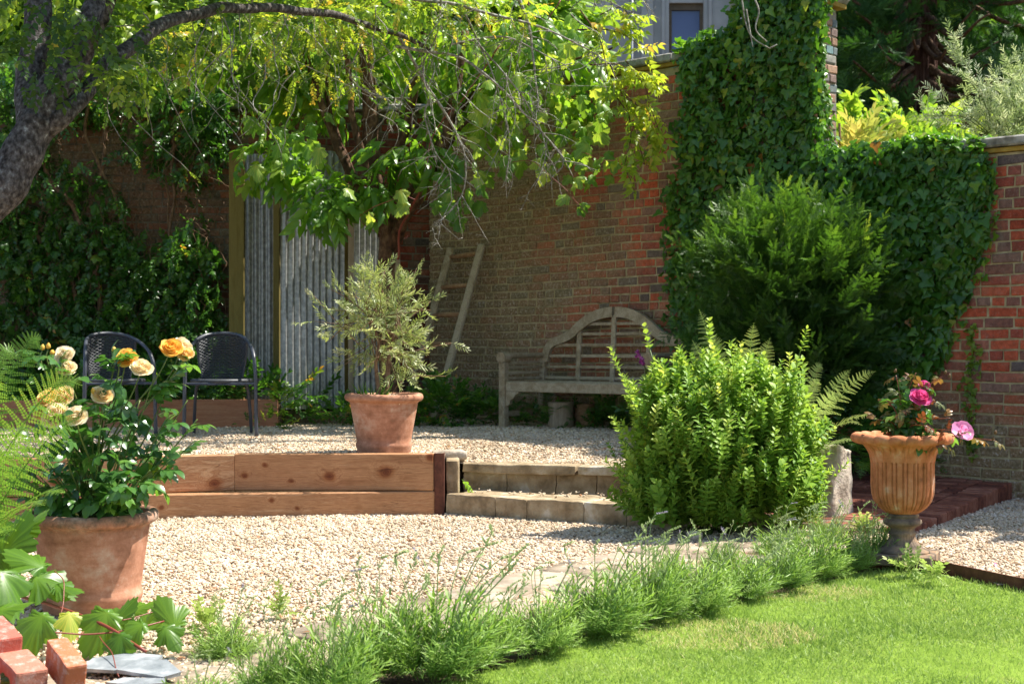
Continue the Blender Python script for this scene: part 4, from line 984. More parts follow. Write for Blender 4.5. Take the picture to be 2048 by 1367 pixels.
# ================================================================== PLANTS
def compose(parts, rv=None):       # join (V, faces) pieces into one template
    V = []; by = {}; n = 0; r = []
    for i, (v, fs) in enumerate(parts):
        for f in fs: by.setdefault(f.shape[1], []).append(f+n)
        V.append(v); n += len(v); r.append(np.full(len(v), 0. if rv is None else rv[i]))
    return np.vstack(V), [np.vstack(b) for b in by.values()], np.concatenate(r)
def xf(tpl, R, s, t): return ((tpl[0]*s) @ np.asarray(R).T+np.asarray(t), tpl[1])
def stem3(pts, r):                 # thin three sided stem as template piece
    g = G(); tube(g, pts, r, 3, cap=False); return g.verts(), [np.concatenate(g.L).reshape(-1, 4)]
def twig_tpl(leaf, n=9, ls=.35, spread=55, bend=.25, seed=1, stem=.008, termi=True, flat=True, grad=0.):
    r = np.random.default_rng(seed); parts = []; rv = []
    s = np.linspace(0, 1, 6); parts.append(stem3(np.c_[0*s, s, -bend*s*s], stem*(1.3-s))); rv.append(0)
    for i in range(n):
        f = .12+.86*(i+.5)/n; side = 1 if i % 2 else -1
        a = radians(spread*r.uniform(.75, 1.25))*side
        p = np.array([0, f, -bend*f*f]); ax = np.array([sin(a), cos(a), r.uniform(-.45, .15)])
        R = frames(ax[None], np.array([[r.normal(0, .3), r.normal(0, .3), 1]]))[0]
        parts.append(xf(leaf, R, ls*r.uniform(.75, 1.15), p)); rv.append(r.normal(0, .12)+grad*(f-.5))
    if termi: parts.append(xf(leaf, np.eye(3), ls*.8, [0, 1, -bend])); rv.append(.1+grad*.5)
    return compose(parts, rv)
def cloud(g, c, rad, n, tpl, size, shell=.35, droop=.35, out=.9, rnd=(.45, .22), jit=.6, gap=None, mat=0, up=.0):
    """n twigs through an ellipsoid with an uneven outline"""
    c = np.asarray(c, float); rad = np.asarray(rad, float); d = rdir(n)
    r = rng.random(n)**shell; r *= 1+.16*noise(d, 2.2, int(abs(c[0]*7)) % 28)
    pos = c+d*r[:, None]*rad
    if gap is not None:
        keep = noise(pos, gap, 3) > -.35; pos = pos[keep]; d = d[keep]; r = r[keep]; n = len(pos)
    ax = nrm(d*out+rdir(n)*jit+np.array([0, 0, -droop+up])); nv = nrm(rdir(n)*.6+[0, 0, 1])
    scatter(g, tpl, pos, frames(ax, nv), size*rng.uniform(.7, 1.3, n), np.clip(rng.normal(rnd[0], rnd[1], n), 0, 1), mat)
def along(paths, per, lo=.2, hi=1.):      # sample points + tangents on polylines
    Pn = []; T = []; Fv = []
    for p in paths:
        p = np.asarray(p); n = per if np.isscalar(per) else per[0]; f = np.linspace(lo, hi, n)+rng.uniform(-.5, .5, n)*(hi-lo)/n; f = np.clip(f, 0, 1)
        x = f*(len(p)-1); i = np.minimum(x.astype(int), len(p)-2); u = (x-i)[:, None]
        Pn.append(p[i]*(1-u)+p[i+1]*u); T.append(nrm(p[i+1]-p[i])); Fv.append(f)
    return np.vstack(Pn), np.vstack(T), np.concatenate(Fv)

# ---------------------------------------------------------------- ivy
def ivy_leaves(g, pix, n, off0, off1, size, rn=(.4, .25), seedo=0):
    p = polysample(pix, n); t, z = pix2wall(p[:, 0], p[:, 1])
    b = .5+.5*noise(np.stack([t, z, 0*t], -1), 2.2, seedo); off = off0+np.clip(b, 0, 1.2)*(off1-off0)*rng.uniform(.3, 1, n)
    # keep the sheet from being a clean polygon
    pos = W0+t[:, None]*U+np.c_[0*t, 0*t, z]-NN*off[:, None]+rng.normal(0, .03, (n, 3))
    ax = nrm(np.array([0, 0, -1.])+rng.normal(0, .55, (n, 3))); nv = nrm(-NN+np.array([0, 0, .45])+rng.normal(0, .38, (n, 3)))
    scatter(g, IVY, pos, frames(ax, nv), size*rng.uniform(.5, 1.35, n), np.where(rng.random(n) < .006, 1., np.clip(rng.normal(rn[0], rn[1], n), 0, .955)))
HIVY = [(1484, -40), (1690, -40), (1662, 40), (1640, 120), (1652, 210), (1640, 300), (1735, 420), (1720, 640), (1500, 790), (1398, 790), (1384, 700), (1366, 640), (1350, 560), (1364, 480), (1354, 400), (1376, 330), (1368, 270), (1382, 180), (1390, 104), (1430, 76), (1480, 66)]
ih = thing("ivy", "dense dark ivy sheet hanging over the tall wall and pier", "ivy", wallpt(2.0, ZT, .1))
g = G(); ivy_leaves(g, HIVY, 6500, .05, .17, .060); ivy_leaves(g, HIVY, 4300, .08, .26, .074, (.55, .2), 3)
ivy_leaves(g, [(1330, 380), (1400, 380), (1400, 780), (1360, 780), (1330, 640)], 260, .03, .07, .06, (.5, .2))
n = 620; zz = rng.uniform(2.3, 4.3, n); dd = rng.uniform(-.03, .20, n)*(.6+.5*np.sin(zz*5)); pos = wallpt(TE, 0)+np.c_[0*zz, 0*zz, zz]+NN*dd[:, None]+U*rng.uniform(.03, .08, n)[:, None]
scatter(g, IVY, pos, frames(nrm(np.array([0, 0, -1.])+rng.normal(0, .5, (n, 3))), nrm(U+rng.normal(0, .5, (n, 3)))), .06*rng.uniform(.6, 1.2, n), np.clip(rng.normal(.8, .1, n), 0, .95))  # paler tones: sun on the end face put into leaf colour
n = 420; t = rng.uniform(1.38, 2.05, n); pos = wallpt(0, 0)+t[:, None]*U+NN*rng.uniform(-.18, .30, n)[:, None]+np.c_[0*t, 0*t, 3.62+.10*rng.random(n)+.08*(t-1.3)]
scatter(g, IVY, pos, frames(rdir(n)*[1, 1, .3]-NN*.5, nrm(rng.normal(0, .4, (n, 3))+[0, 0, 1])), .075*rng.uniform(.6, 1.2, n), rng.uniform(.7, .95, n))  # wall-top leaves paler, sunlight painted into the tone
build("foliage", g, M['ivy'], ih)
g = G()
for k in range(26):
    t0 = rng.uniform(1.5, 2.65); z = np.linspace(.4, rng.uniform(2.2, 3.6), 9); tube(g, [wallpt(t0+.12*sin(k+zz_*2.3)+rng.normal(0, .02), zz_, .05) for zz_ in z], np.linspace(.014, .005, 9), 5)
build("stems", g, M['vinestem'], ih)
LIVY = [(1640, 300), (1700, 300), (1800, 292), (1900, 296), (1985, 312), (1990, 370), (1978, 430), (1985, 470), (1950, 530), (1938, 600), (1900, 640), (1905, 690), (1872, 740), (1850, 800), (1800, 850), (1700, 830), (1640, 600)]
il = thing("ivy", "thick ivy curtain spilling over the coping of the low wall", "ivy", wallpt(3.2, .2, .1))
g = G(); ivy_leaves(g, LIVY, 4800, .05, .20, .062, (.36, .2), 9); ivy_leaves(g, LIVY, 3000, .09, .30, .078, (.46, .2), 5)
ivy_leaves(g, [(1870, 700), (1990, 300), (2000, 420), (1960, 560), (1910, 680)], 200, .03, .06, .055, (.85, .08), 9)
n = 1500; t = rng.uniform(2.62, 4.15, n); o_ = rng.uniform(-.36, .14, n); hump = .13*(.6+.5*noise(np.stack([t, t*0, t*0], -1), 3.))*np.clip((4.25-t)/.5, 0, 1)
pos = wallpt(0, 0)+t[:, None]*U-NN*o_[:, None]+np.c_[0*t, 0*t, LZ+.10+hump*rng.uniform(.2, 1.2, n)-np.clip(o_-.05, 0, 1)*.8]
scatter(g, IVY, pos, frames(nrm(-NN+rng.normal(0, .7, (n, 3))+[0, 0, -.3]), nrm(rng.normal(0, .45, (n, 3))+[0, 0, 1]-NN*.3)), .075*rng.uniform(.6, 1.2, n), np.clip(rng.normal(.72, .15, n), 0, .96))  # leaves over the coping paler: their sunlight is in the colour
build("foliage", g, M['ivy'], il)
g = G(); p = np.array([(1946, 650), (1950, 700), (1943, 760), (1950, 800), (1940, 850), (1950, 905)]); 
pp = curve(np.c_[p, 0*p[:, :1]], 140)[:, :2]+rng.normal(0, 9, (140, 2)); t, z = pix2wall(pp[:, 0], pp[:, 1]); n = len(t)
pos = W0+t[:, None]*U+np.c_[0*t, 0*t, z]-NN*.045; scatter(g, IVY, pos, frames(nrm(rng.normal(0, .7, (n, 3))+[0, 0, -.4]), nrm(-NN+rng.normal(0, .4, (n, 3))+[0, 0, .4])), .05*rng.uniform(.5, 1.2, n))
t, z = pix2wall(p[:, 0], p[:, 1]); tube(g, W0+t[:, None]*U+np.c_[0*t, 0*t, z]-NN*.03, .005, 5)
tag(build("young_ivy", g, M['ivy_young']), "slim strand of young yellow green ivy climbing the low wall at right", "ivy")

# ---------------------------------------------------------------- yew
def needle_spray(seed=0, n=11):
    r = np.random.default_rng(seed); parts = [stem3([[0, 0, 0], [0, .5, .03], [0, 1, 0]], .014)]; rv = [0]
    for i in range(n*2):
        f = (i//2+.6)/n; s = 1 if i % 2 else -1; a = s*radians(58-18*f+r.normal(0, 5))
        R = frames(np.array([[sin(a), cos(a), r.normal(.1, .15)]]), np.array([[r.normal(0, .2), 0, 1]]))[0]
        v = np.array([[-.028, 0, 0], [.028, 0, 0], [.012, 1, 0], [-.012, 1, 0]])*[1, .26*(1-.35*f), 1]
        parts.append((v @ R.T+[0, f, .03*sin(f*3)], [np.array([[0, 1, 2, 3]])])); rv.append(.3*(f-.5))
    return compose(parts, rv)
NS = needle_spray()
def yew_branch(seed):
    r = np.random.default_rng(seed); parts = [stem3([[0, 0, 0], [0, .5, -.02], [0, 1, .05]], .008)]; rv = [0]
    for i in range(11):
        f = .1+.85*i/11; s = 1 if i % 2 else -1; a = s*radians(r.uniform(30, 60))
        R = frames(np.array([[sin(a), cos(a), r.normal(.12, .2)]]), np.array([[r.normal(0, .3), r.normal(0, .3), 1]]))[0]
        parts.append(xf(NS, R, .42*(1-.45*f)*r.uniform(.8, 1.15), [0, f, 0])); rv.append(.25*(f-.5))
    parts.append(xf(NS, np.eye(3), .35, [0, .95, .04])); rv.append(.2)
    return compose(parts, rv)
YB = [yew_branch(s) for s in (1, 2)]
yc = P(1592, 625, 10.95); yb0 = np.array([yc[0], 11.0, ZT-.1])
yw = thing("yew_bush", "feathery dark green yew bush in front of the ivy", "yew", yb0)
g = G(); gs = G()
n = 1700; d = rdir(n); d[:, 2] = d[:, 2]*1.1+.05; d = nrm(d); d = nrm(np.sign(d)*np.abs(d)**.75); r = rng.random(n)**.42
rx = np.array([.84, .58, 1.02]); lump = (1+.17*noise(d, 3.2, 8))*np.where(d[:, 2] > 0, 1+.10*np.abs(d[:, 0]), 1.)
pos = yc+np.array([0, 0, -.02])+d*(r*lump)[:, None]*rx*.86
pos = pos[pos[:, 2] > .45]; n = len(pos); rel = pos-(yb0+[0, 0, .3])
ax = nrm(nrm(rel*[1.5, 1.2, .8])*.9+rng.normal(0, .5, (n, 3))+[0, -.25, .12]); nv = nrm(rng.normal(0, .6, (n, 3))+[0, -.5, .9])
rr = np.clip(.08+.40*(pos[:, 2]-1.25)+.25*(np.linalg.norm((pos-yc)/rx, axis=1)-.6)+rng.normal(0, .14, n), 0, 1)  # lighter upwards and outwards: young growth, plus sunlight put into the colour
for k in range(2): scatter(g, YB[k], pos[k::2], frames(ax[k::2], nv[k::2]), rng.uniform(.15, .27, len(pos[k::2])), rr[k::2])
for k in range(14):
    e_ = yb0+(pos[rng.integers(n)]-yb0)*.8; b = yb0+rng.uniform(-.12, .12, 3)*[1, 1, 0]; m = (b+e_)/2+rng.normal(0, .05, 3)+[0, 0, .06]
    tube(gs, curve([b, m, e_], 10), np.linspace(.014, .003, 10), 6)
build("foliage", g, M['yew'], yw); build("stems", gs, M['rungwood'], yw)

# ---------------------------------------------------------------- bright green bushy herb
sb = np.array([1.22, 8.62, -.02]); sh = thing("leafy_shrub", "bushy bright green shrub in full sun right of the steps", "shrub", sb)
LF = leaf_tpl(.42, (0, .75, 1, .7, 0), .22, .22); LFr = leaf_tpl(.72, (0, .9, 1, .75, 0), .2, .1)
def herbshoot(seed, n=6, rnd_=False):
    r = np.random.default_rng(seed); parts = [stem3([[0, 0, 0], [0, .5, .02], [0, 1, 0]], .014)]; rv = [0]
    for i in range(n):
        f = .08+.9*i/n; ls = .27*(1-.5*f)+.05; rot = (i % 2)*pi/2+r.normal(0, .25)
        for s in (0, pi):
            o = np.array([cos(rot+s), 0, sin(rot+s)]); axx = nrm(o+np.array([0, .55+.9*f, 0]))
            R = frames(axx[None], np.array([[0, 1., 0]])-o*.2)[0]
            parts.append(xf(LFr if rnd_ else LF, R, ls*r.uniform(.85, 1.15), [0, f, 0])); rv.append(.25*(f-.4)+r.normal(0, .06))
    return compose(parts, rv)
HS = [herbshoot(1, 9), herbshoot(2, 10), herbshoot(3, 7, True)]
g = G(); gs = G()
lobes_ = [((-.02, .0, .50), (.42, .40, .55), 760), ((.32, .08, .54), (.30, .34, .50), 460), ((-.32, .02, .47), (.28, .30, .48), 440), ((.10, -.18, .28), (.46, .24, .30), 330), ((-.38, -.12, .16), (.20, .20, .22), 150), ((.42, -.05, .2), (.2, .2, .25), 130), ((.12, .05, .78), (.26, .22, .24), 110), ((-.2, .05, .78), (.2, .2, .22), 90)]
pos = []; dd_ = []
for (c_, r_, n_) in lobes_:
    d = rdir(n_); r = rng.random(n_)**.4; pos.append(sb+np.array(c_)*[.93, 1, .93]+[.02, 0, 0]+d*(r*(1+.2*noise(d, 3.8, 14)))[:, None]*np.array(r_)*.95); dd_.append(d)
pos = np.vstack(pos); d = np.vstack(dd_); low = pos[:, 2] < .05; pos[low, 2] = rng.uniform(.03, .35, low.sum())
ok = pos[:, 2] > .02; pos = pos[ok]; d = d[ok]; n = len(pos)
ax = nrm(d*.45+[0, 0, 1.05]+rng.normal(0, .24, (n, 3))); nv = rdir(n)
for k in range(3):
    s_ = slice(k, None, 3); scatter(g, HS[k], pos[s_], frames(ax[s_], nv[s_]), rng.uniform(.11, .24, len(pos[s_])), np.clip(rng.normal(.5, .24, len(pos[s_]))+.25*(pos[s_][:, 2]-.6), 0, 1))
for k in range(60):
    e_ = pos[rng.integers(n)]; b = sb+rng.normal(0, .10, 3)*[1, 1, 0]; tube(gs, curve([b, (b+e_)/2+[0, 0, .05], e_], 8), np.linspace(.006, .003, 8), 5)
# lance shoots leaning out at the left foot
for (px, py, dd) in ((1250, 880, 8.5), (1262, 800, 8.5), (1245, 960, 8.45), (1300, 700, 8.7), (1240, 745, 8.6), (1420, 690, 8.7), (1600, 705, 8.8), (1290, 1010, 8.4), (1660, 960, 8.6), (1640, 900, 8.6)):
    e_ = P(px, py, dd); b = sb+[0, 0, .3*e_[2]]+(e_-sb)*[.5, .5, 0]; q = curve([b, (b+e_)/2+[0, 0, .04], e_], 8); tube(gs, q, .004, 5)
    for f in (.55, .8, 1.): scatter(g, HS[rng.integers(3)], q[int(f*7)][None], frames(nrm(e_-b+[0, 0, .1])[None], rdir(1)), [.17], [.75])
build("foliage", g, M['shrub'], sh); build("stems", gs, M['greenstem'], sh)

# ---------------------------------------------------------------- ferns
def frond(g, pts, W, npin=22, mp=8, rnd=.5, taper=1.15, up=(0, 0, 1), gs=None, curl=.0):
    q = curve(pts, 60); T = nrm(np.gradient(q, axis=0)); up = np.asarray(up, float)
    f = np.linspace(.1, .985, npin); ii = (f*59).astype(int)
    prof = np.where(f < .3, .55+.45*f/.3, (1-(f-.3)/.7)**.85)*W
    if gs is None: gs = g
    tube(gs, q, np.linspace(.0035, .001, 60)*max(W/.12, .6), 4, rnd=rnd)
    RH = (np.array([[0, 0, 0], [.32, .45, .05], [0, 1, 0], [-.32, .45, .05]]), [np.array([[0, 1, 2, 3]])])
    for s in (-1, 1):
        S = nrm(np.cross(T[ii], up))*s; nrmv = np.cross(S, T[ii])*s
        D = nrm(S*.93+T[ii]*.42+rng.normal(0, .04, S.shape))                       # pinna direction
        u = (np.arange(mp)+.5)/mp
        droop = -.10*prof[:, None]*(u**2)[None]
        base = q[ii][:, None]+D[:, None]*(prof[:, None]*u[None])[..., None]+np.array([0, 0, 1.])*droop[..., None]
        pl = prof[:, None]*(.145*(1-u[None]*.8)+.01)*(22/npin)*1.15                 # pinnule length
        C = nrm(np.cross(D, nrmv))
        for s2 in (-1, 1):
            ax = nrm(C*s2+D*.45)[:, None].repeat(mp, 1).reshape(-1, 3); nv = (nrmv*np.sign(nrmv[:, 2:3]+1e-6))[:, None].repeat(mp, 1).reshape(-1, 3)
            sc = pl.reshape(-1); wd = (prof[:, None]/mp*1.5*np.ones((1, mp))).reshape(-1)
            scatter(g, RH, base.reshape(-1, 3), frames(ax, nv), np.c_[wd, sc, sc], np.clip(rnd+rng.normal(0, .1, len(sc)), 0, 1))
        # midrib of the pinna
def fern(name, label, base, fr, mat, W=.12, group=None, npin=22, mp=8):
    t = thing(name, label, "fern", base, group); base = np.asarray(base, float)
    for (tip, lift) in fr:
        g = G(); tip = np.asarray(tip, float); m = base+(tip-base)*.5+[0, 0, lift]; m2 = base+(tip-base)*.82+[0, 0, lift*.75]
        L_ = np.linalg.norm(tip-base); upv = np.array([0, -.35, 1.]) if abs((tip-base)[2]) < .7*L_ else np.array([.25, -1, .35])
        frond(g, [base, m, m2, tip], W*rng.uniform(.85, 1.1), npin, mp, rng.uniform(.3, .8), up=upv); build("frond", g, mat, t)
    return t
fb = np.array([-2.15, 5.5, .12])
tips = [(85, 678, 5.6), (165, 770, 5.35), (30, 700, 5.8), (60, 850, 5.1), (160, 835, 5.2), (0, 760, 5.3), (90, 1010, 5.0), (130, 985, 5.2), (-40, 720, 5.4), (20, 900, 4.9), (60, 940, 5.6), (20, 1070, 5.0)]
tips = [P(*t) for t in tips]
fern("big_fern", "large green fern arching in from the left edge before the rose", fb, [(t, .10+.1*(t[2] > .9)) for t in tips], M['fern'], .13, npin=27, mp=10)
fern("fern", "tall pale fern fronds poking up behind the bright shrub", (1.42, 9.15, .30), [(P(1398, 618, 8.9), .08), (P(1508, 645, 8.95), .06), (P(1425, 668, 9.0), .08), (P(1540, 676, 9.1), .04), (P(1480, 690, 9.0), .05), (P(1385, 680, 9.1), .05)], M['fern_pale'], .13)
fern("fern", "yellowing fern fronds leaning right between the shrub and the boulder", (1.75, 9.2, .30), [(P(1702, 738, 9.1), .06), (P(1752, 742, 9.0), .10), (P(1645, 728, 9.2), .12), (P(1680, 790, 8.9), .1), (P(1760, 840, 8.9), .12), (P(1725, 850, 8.8), .1), (P(1640, 760, 9.1), .1), (P(1710, 880, 9.0), .05)], M['fern_pale'], .085)
fern("fern", "dark fern in the shade behind the urn", (2.55, 10.35, .2), [(P(px, py, d), .1) for px, py, d in ((1740, 860, 10.1), (1700, 900, 10.), (1790, 900, 10.0), (1720, 960, 9.9), (1770, 950, 9.9), (1680, 880, 10.2), (1810, 860, 10.3))], M['darkleaf'], .09)
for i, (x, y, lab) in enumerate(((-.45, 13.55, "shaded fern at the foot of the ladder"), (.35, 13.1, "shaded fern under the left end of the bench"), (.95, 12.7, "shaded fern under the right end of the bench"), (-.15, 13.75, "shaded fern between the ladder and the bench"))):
    fr = []
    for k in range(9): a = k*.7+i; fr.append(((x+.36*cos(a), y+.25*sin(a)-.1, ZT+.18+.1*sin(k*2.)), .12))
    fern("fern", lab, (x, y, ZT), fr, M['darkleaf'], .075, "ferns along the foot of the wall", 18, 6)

# ---------------------------------------------------------------- lavender
def lavender_meshes(seed):
    global rng
    keep = rng; rng = np.random.default_rng(seed); g = G(); n = 120
    a = rng.uniform(0, 2*pi, n); r = np.sqrt(rng.random(n)); b = np.c_[.07*r*np.cos(a), .07*r*np.sin(a), np.zeros(n)]
    L_ = rng.uniform(.10, .29, n)*(1.15-.35*r); out = np.c_[np.cos(a)*r*.75+.12, np.sin(a)*r*.65, np.ones(n)*.9]+rng.normal(0, .15, (n, 3)); out = nrm(out)
    parts = [stem3([[0, 0, 0], [0, .5, 0], [0, 1, 0]], .006)]; rv = [0]
    for i in range(17):
        f = .12+.86*i/17; an = i*2.4; o = np.array([cos(an), 0, sin(an)]); ax = nrm(o*.75+np.array([0, .8+.5*f, 0]))
        R = frames(ax[None], np.array([[0, 1., 0]])-o)[0]
        parts.append(xf(leaf_tpl(.10, (0, 1, .9, 0), .2, .12), R, .30*(1-.3*f), [0, f, 0])); rv.append(.3*(f-.5))
    SH = compose(parts, rv)
    scatter(g, SH, b, frames(out, rdir(n)), L_, np.clip(rng.normal(.45, .2, n), 0, 1))
    # low silvery tuft of fine leaves
    n = 150; a = rng.uniform(0, 2*pi, n); r = np.sqrt(rng.random(n))*.14; pos = np.c_[r*np.cos(a), r*np.sin(a), rng.uniform(.01, .08, n)]
    scatter(g, SH, pos, frames(nrm(np.c_[np.cos(a), np.sin(a), rng.uniform(.2, 1.6, n)]), rdir(n)), rng.uniform(.06, .10, n), np.clip(rng.normal(.6, .2, n), 0, 1))
    gf = G()
    for k in range(11):
        a = rng.uniform(0, 2*pi); o = np.array([cos(a)*rng.uniform(.05, .2)+.06, sin(a)*.12, rng.uniform(.27, .44)]); p = curve([[o[0]*.15, o[1]*.15, .02], [o[0]*.5, o[1]*.5, o[2]*.6], o, o+[rng.normal(.02, .02), 0, .03]], 14)
        tube(gf, p, np.linspace(.0016, .0013, 14), 4, rnd=.3)
        R = frames(nrm(p[-1]-p[-3])[None], rdir(1)); m = 16
        pos = p[-2]+np.outer(np.linspace(-.02, .022, m), nrm(p[-1]-p[-3])); an = np.arange(m)*2.4
        ax = nrm(np.c_[np.cos(an), np.sin(an), np.ones(m)*1.3]); scatter(gf, SMALL, pos, frames(ax, rdir(m)), .011, np.full(m, .4+.6*(rng.random() < .05)))
        for f in (5, 8): scatter(gf, LANCE, p[f][None].repeat(2, 0), frames(nrm(rng.normal(0, .5, (2, 3))+[0, 0, 1]), rdir(2)), .035, [.2, .2])
    rng = keep; return g, gf
lav = []
lav_spots = [(400, 1430, .6), (540, 1405, .8), (655, 1410, 1.0), (765, 1350, 1.0), (870, 1352, 1.15), (965, 1322, .95), (1075, 1300, 1.1), (1190, 1268, 1.05), (1290, 1242, 1.05), (1385, 1222, 1.1), (1470, 1195, 1.0), (1550, 1178, 1.0), (1625, 1156, 1.0), (1690, 1142, .85), (1745, 1128, .8), (450, 1325, .7), (1440, 1140, .8), (1560, 1120, .75), (1340, 1165, .6), (1655, 1095, .7)]
words = ["leftmost", "second from the left", "third from the left, at the bottom edge", "fourth from the left", "fifth from the left, large and full", "sixth from the left", "seventh from the left, large", "below the right end of the steps", "ninth along the row", "tenth along the row", "eleventh along the row", "twelfth along the row", "thirteenth along the row", "just left of the urn foot", "small and touching the urn plinth", "sparse, below the big rose pot", "small, just in front of the bright shrub", "small, at the shrub's right foot", "small, on the gravel side of the row", "sparse, on the paving behind the row"]
protos = []
for s_ in range(3):
    gf_ = lavender_meshes(50+s_); protos.append(gf_)
pm = []
for i, (px, py, sc) in enumerate(lav_spots):
    c = PZ(px, py, -.02); t = thing("lavender", "lavender clump edging the lawn, "+words[i], "lavender", c, "lavender clumps edging the lawn", rz=rng.uniform(-.9, .9))
    sc *= .95; t.scale = (sc*rng.uniform(.8, 1.25), sc*rng.uniform(.8, 1.2), sc*rng.uniform(.65, 1.05))
    if i < 3:
        a = build("foliage", protos[i][0], M['lav'], t, local=True); b = build("flower_stalks", protos[i][1], M['lavbud'], t, local=True); pm.append((a, b))
    else:
        for o in pm[i % 3]:
            c2 = o.copy(); c2.parent = t; scene.collection.objects.link(c2)

# ---------------------------------------------------------------- roses
def rose(g, c, ax, R, col, layers=6, flatness=.0, open_=1.):
    c = np.asarray(c, float); Fm = frames(np.asarray([ax], float), rdir(1))[0]       # y = axis
    nu, nv = 5, 5
    for L_ in range(layers):
        f = (L_+.3)/layers; npet = 4+L_ if L_ < 3 else 6
        for k in range(npet):
            a0 = 2*pi*(k+.5*L_+rng.uniform(-.15, .15))/npet; half = (pi/npet)*1.55
            ro = R*(.16+.86*f*open_)*rng.uniform(.9, 1.08); h = R*(.72-.50*f**1.6)*rng.uniform(.85, 1.1); ph = rng.uniform(0, 6)
            u = np.linspace(-1, 1, nu)[None]; v = np.linspace(0, 1, nv)[:, None]
            a = a0+half*u*(.35+.65*np.sqrt(v))
            rr = ro*np.sin(v*pi/2)**.75*(1-.10*u**2)+R*.05*f*np.sin(3*u+ph)*v; z = h*v-.10*R*f*(v > .8)*(1-u**2)+R*.06*np.cos(3*u+ph)*v-.16*R*u**2*v
            V = np.stack([rr*np.cos(a), z+0*u, rr*np.sin(a)], -1).reshape(-1, 3) @ Fm.T+c
            i = (np.arange(nv-1)[:, None]*nu+np.arange(nu-1)[None]).ravel(); g.add(V, np.stack([i, i+1, i+nu+1, i+nu], -1), np.clip(col+rng.normal(0, .05), 0, 1))
def rosebud(g, gs, c, ax, s, col):
    ax = nrm(ax); fm = frames(np.asarray([ax]), rdir(1))[0]; gg = G()
    prof = [(0.02, 0), (.32, .12), (.42, .4), (.33, .7), (.12, 1), (.0, 1.08)]; lathe(gg, np.array(prof)*s, 8); V = gg.verts()[:, [0, 2, 1]]; g.add(V @ fm.T+c, np.concatenate(gg.L).reshape(-1, 4), col)
    n = 5; an = np.arange(n)*2*pi/n; axs = nrm(ax+(np.outer(np.cos(an), fm[:, 0])+np.outer(np.sin(an), fm[:, 2]))*.5); scatter(gs, LANCE, np.repeat(np.asarray(c)[None]-ax*s*.05, n, 0), frames(axs, rdir(n)), s*.9, np.full(n, .6))
def rose_leaf_tpl(seed, n=5):
    r = np.random.default_rng(seed); parts = [stem3([[0, 0, 0], [0, .3, .03], [0, .62, 0]], .012)]; rv = [0]
    LFt = leaf_tpl(.62, (0, .78, 1, .95, .6, 0), .2, .22)
    for (f, a, s) in ((.25, 62, .42), (.25, -62, .42), (.5, 55, .46), (.5, -55, .46), (.62, 0, .5)):
        a = radians(a+r.normal(0, 6)); R = frames(np.array([[sin(a), cos(a), r.normal(-.15, .15)]]), np.array([[r.normal(0, .2), 0, 1]]))[0]; parts.append(xf(LFt, R, s, [0, f, 0])); rv.append(r.normal(0, .06))
    return compose(parts, rv)
RL = [rose_leaf_tpl(1), rose_leaf_tpl(2)]
rose_soil = RP+[0, 0, .37]
rt_ = thing("rose_bush", "apricot rose bush with glossy leaves growing in the big front pot", "rose bush", rose_soil)
RF = [(128, 706, 5.95, .042, .95, 'pale'), (133, 732, 5.9, .040, .8, 'pale'), (253, 712, 6.0, .046, .2, 'apricot'), (284, 732, 5.95, .044, .75, 'pale'), (344, 692, 6.05, .048, .15, 'apricot'), (366, 690, 6.12, .046, .85, 'pale'), (372, 706, 6.1, .032, .5, 'apricot'),
      (206, 786, 5.9, .044, .62, 'peach'), (92, 792, 5.75, .048, .5, 'peach'), (122, 790, 5.8, .050, .55, 'peach'), (108, 826, 5.7, .056, .75, 'pale'), (152, 828, 5.72, .046, .9, 'pale'), (82, 822, 5.75, .042, .6, 'peach')]
gst = G(); gl = G(); canes = []
for i, (px, py, d, R, col, nm) in enumerate(RF):
    g = G(); c = P(px, py, d); ax = nrm(np.array([(px-190)/500., -.85, .75])+rng.normal(0, .15, 3)); R *= 1.16; rose(g, c-ax*R*.35, ax, R, col, 7); f = build("rose_flower", g, M['yrose'], rt_)
    b = rose_soil+rng.normal(0, .03, 3)*[1, 1, 0]; m = b+(c-b)*[.35, .3, .5]; m2 = b+(c-b)*[.8, .8, .8]
    q = curve([b, m, m2, c-[0, 0, .01]], 26); canes.append(q)
gb = G()
for (px, py, d) in ((84, 700, 5.95), (96, 697, 5.95), (104, 708, 5.92), (228, 703, 6.0), (236, 722, 6.0), (187, 786, 5.9)):
    c = P(px, py, d); ax = nrm(rng.normal(0, .3, 3)+[0, 0, 1]); rosebud(gb, gl, c, ax, .024, rng.uniform(0, .3)); build("rose_bud", gb, M['yrose'], rt_); gb = G(); canes.append(curve([rose_soil+rng.normal(0, .02, 3), rose_soil+(c-rose_soil)*[.5, .5, .6], c-[0, 0, .06], c], 20))
for (px, py, d) in ((395, 838, 6.0), (390, 880, 6.1), (20, 900, 6.0), (45, 850, 6.1), (340, 920, 5.9), (330, 860, 6.3), (50, 960, 5.9), (280, 960, 5.8), (340, 830, 6.0), (375, 800, 6.1), (300, 940, 5.9), (250, 870, 5.85), (60, 930, 6.0), (80, 890, 6.1), (330, 790, 6.1), (200, 850, 5.8), (130, 900, 5.85), (280, 800, 6.2), (180, 900, 6.3), (240, 960, 5.8), (120, 960, 5.85), (310, 750, 6.05), (95, 985, 5.9), (290, 890, 6.2), (215, 1000, 5.85), (160, 860, 6.1)):
    c = P(px, py, d); canes.append(curve([rose_soil+rng.normal(0, .03, 3)*[1, 1, 0], rose_soil+(c-rose_soil)*[.62, .62, .55], c], 20))
for q in canes: tube(gst, q, np.linspace(.0048, .0022, len(q)), 6, rnd=rng.random())
pos, T, f = along(canes, 13, .2, .9); n = len(pos); keep = (rng.random(n) < np.where(f < .62, .62, .38)); pos, T, f = pos[keep], T[keep], f[keep]; n = len(pos)
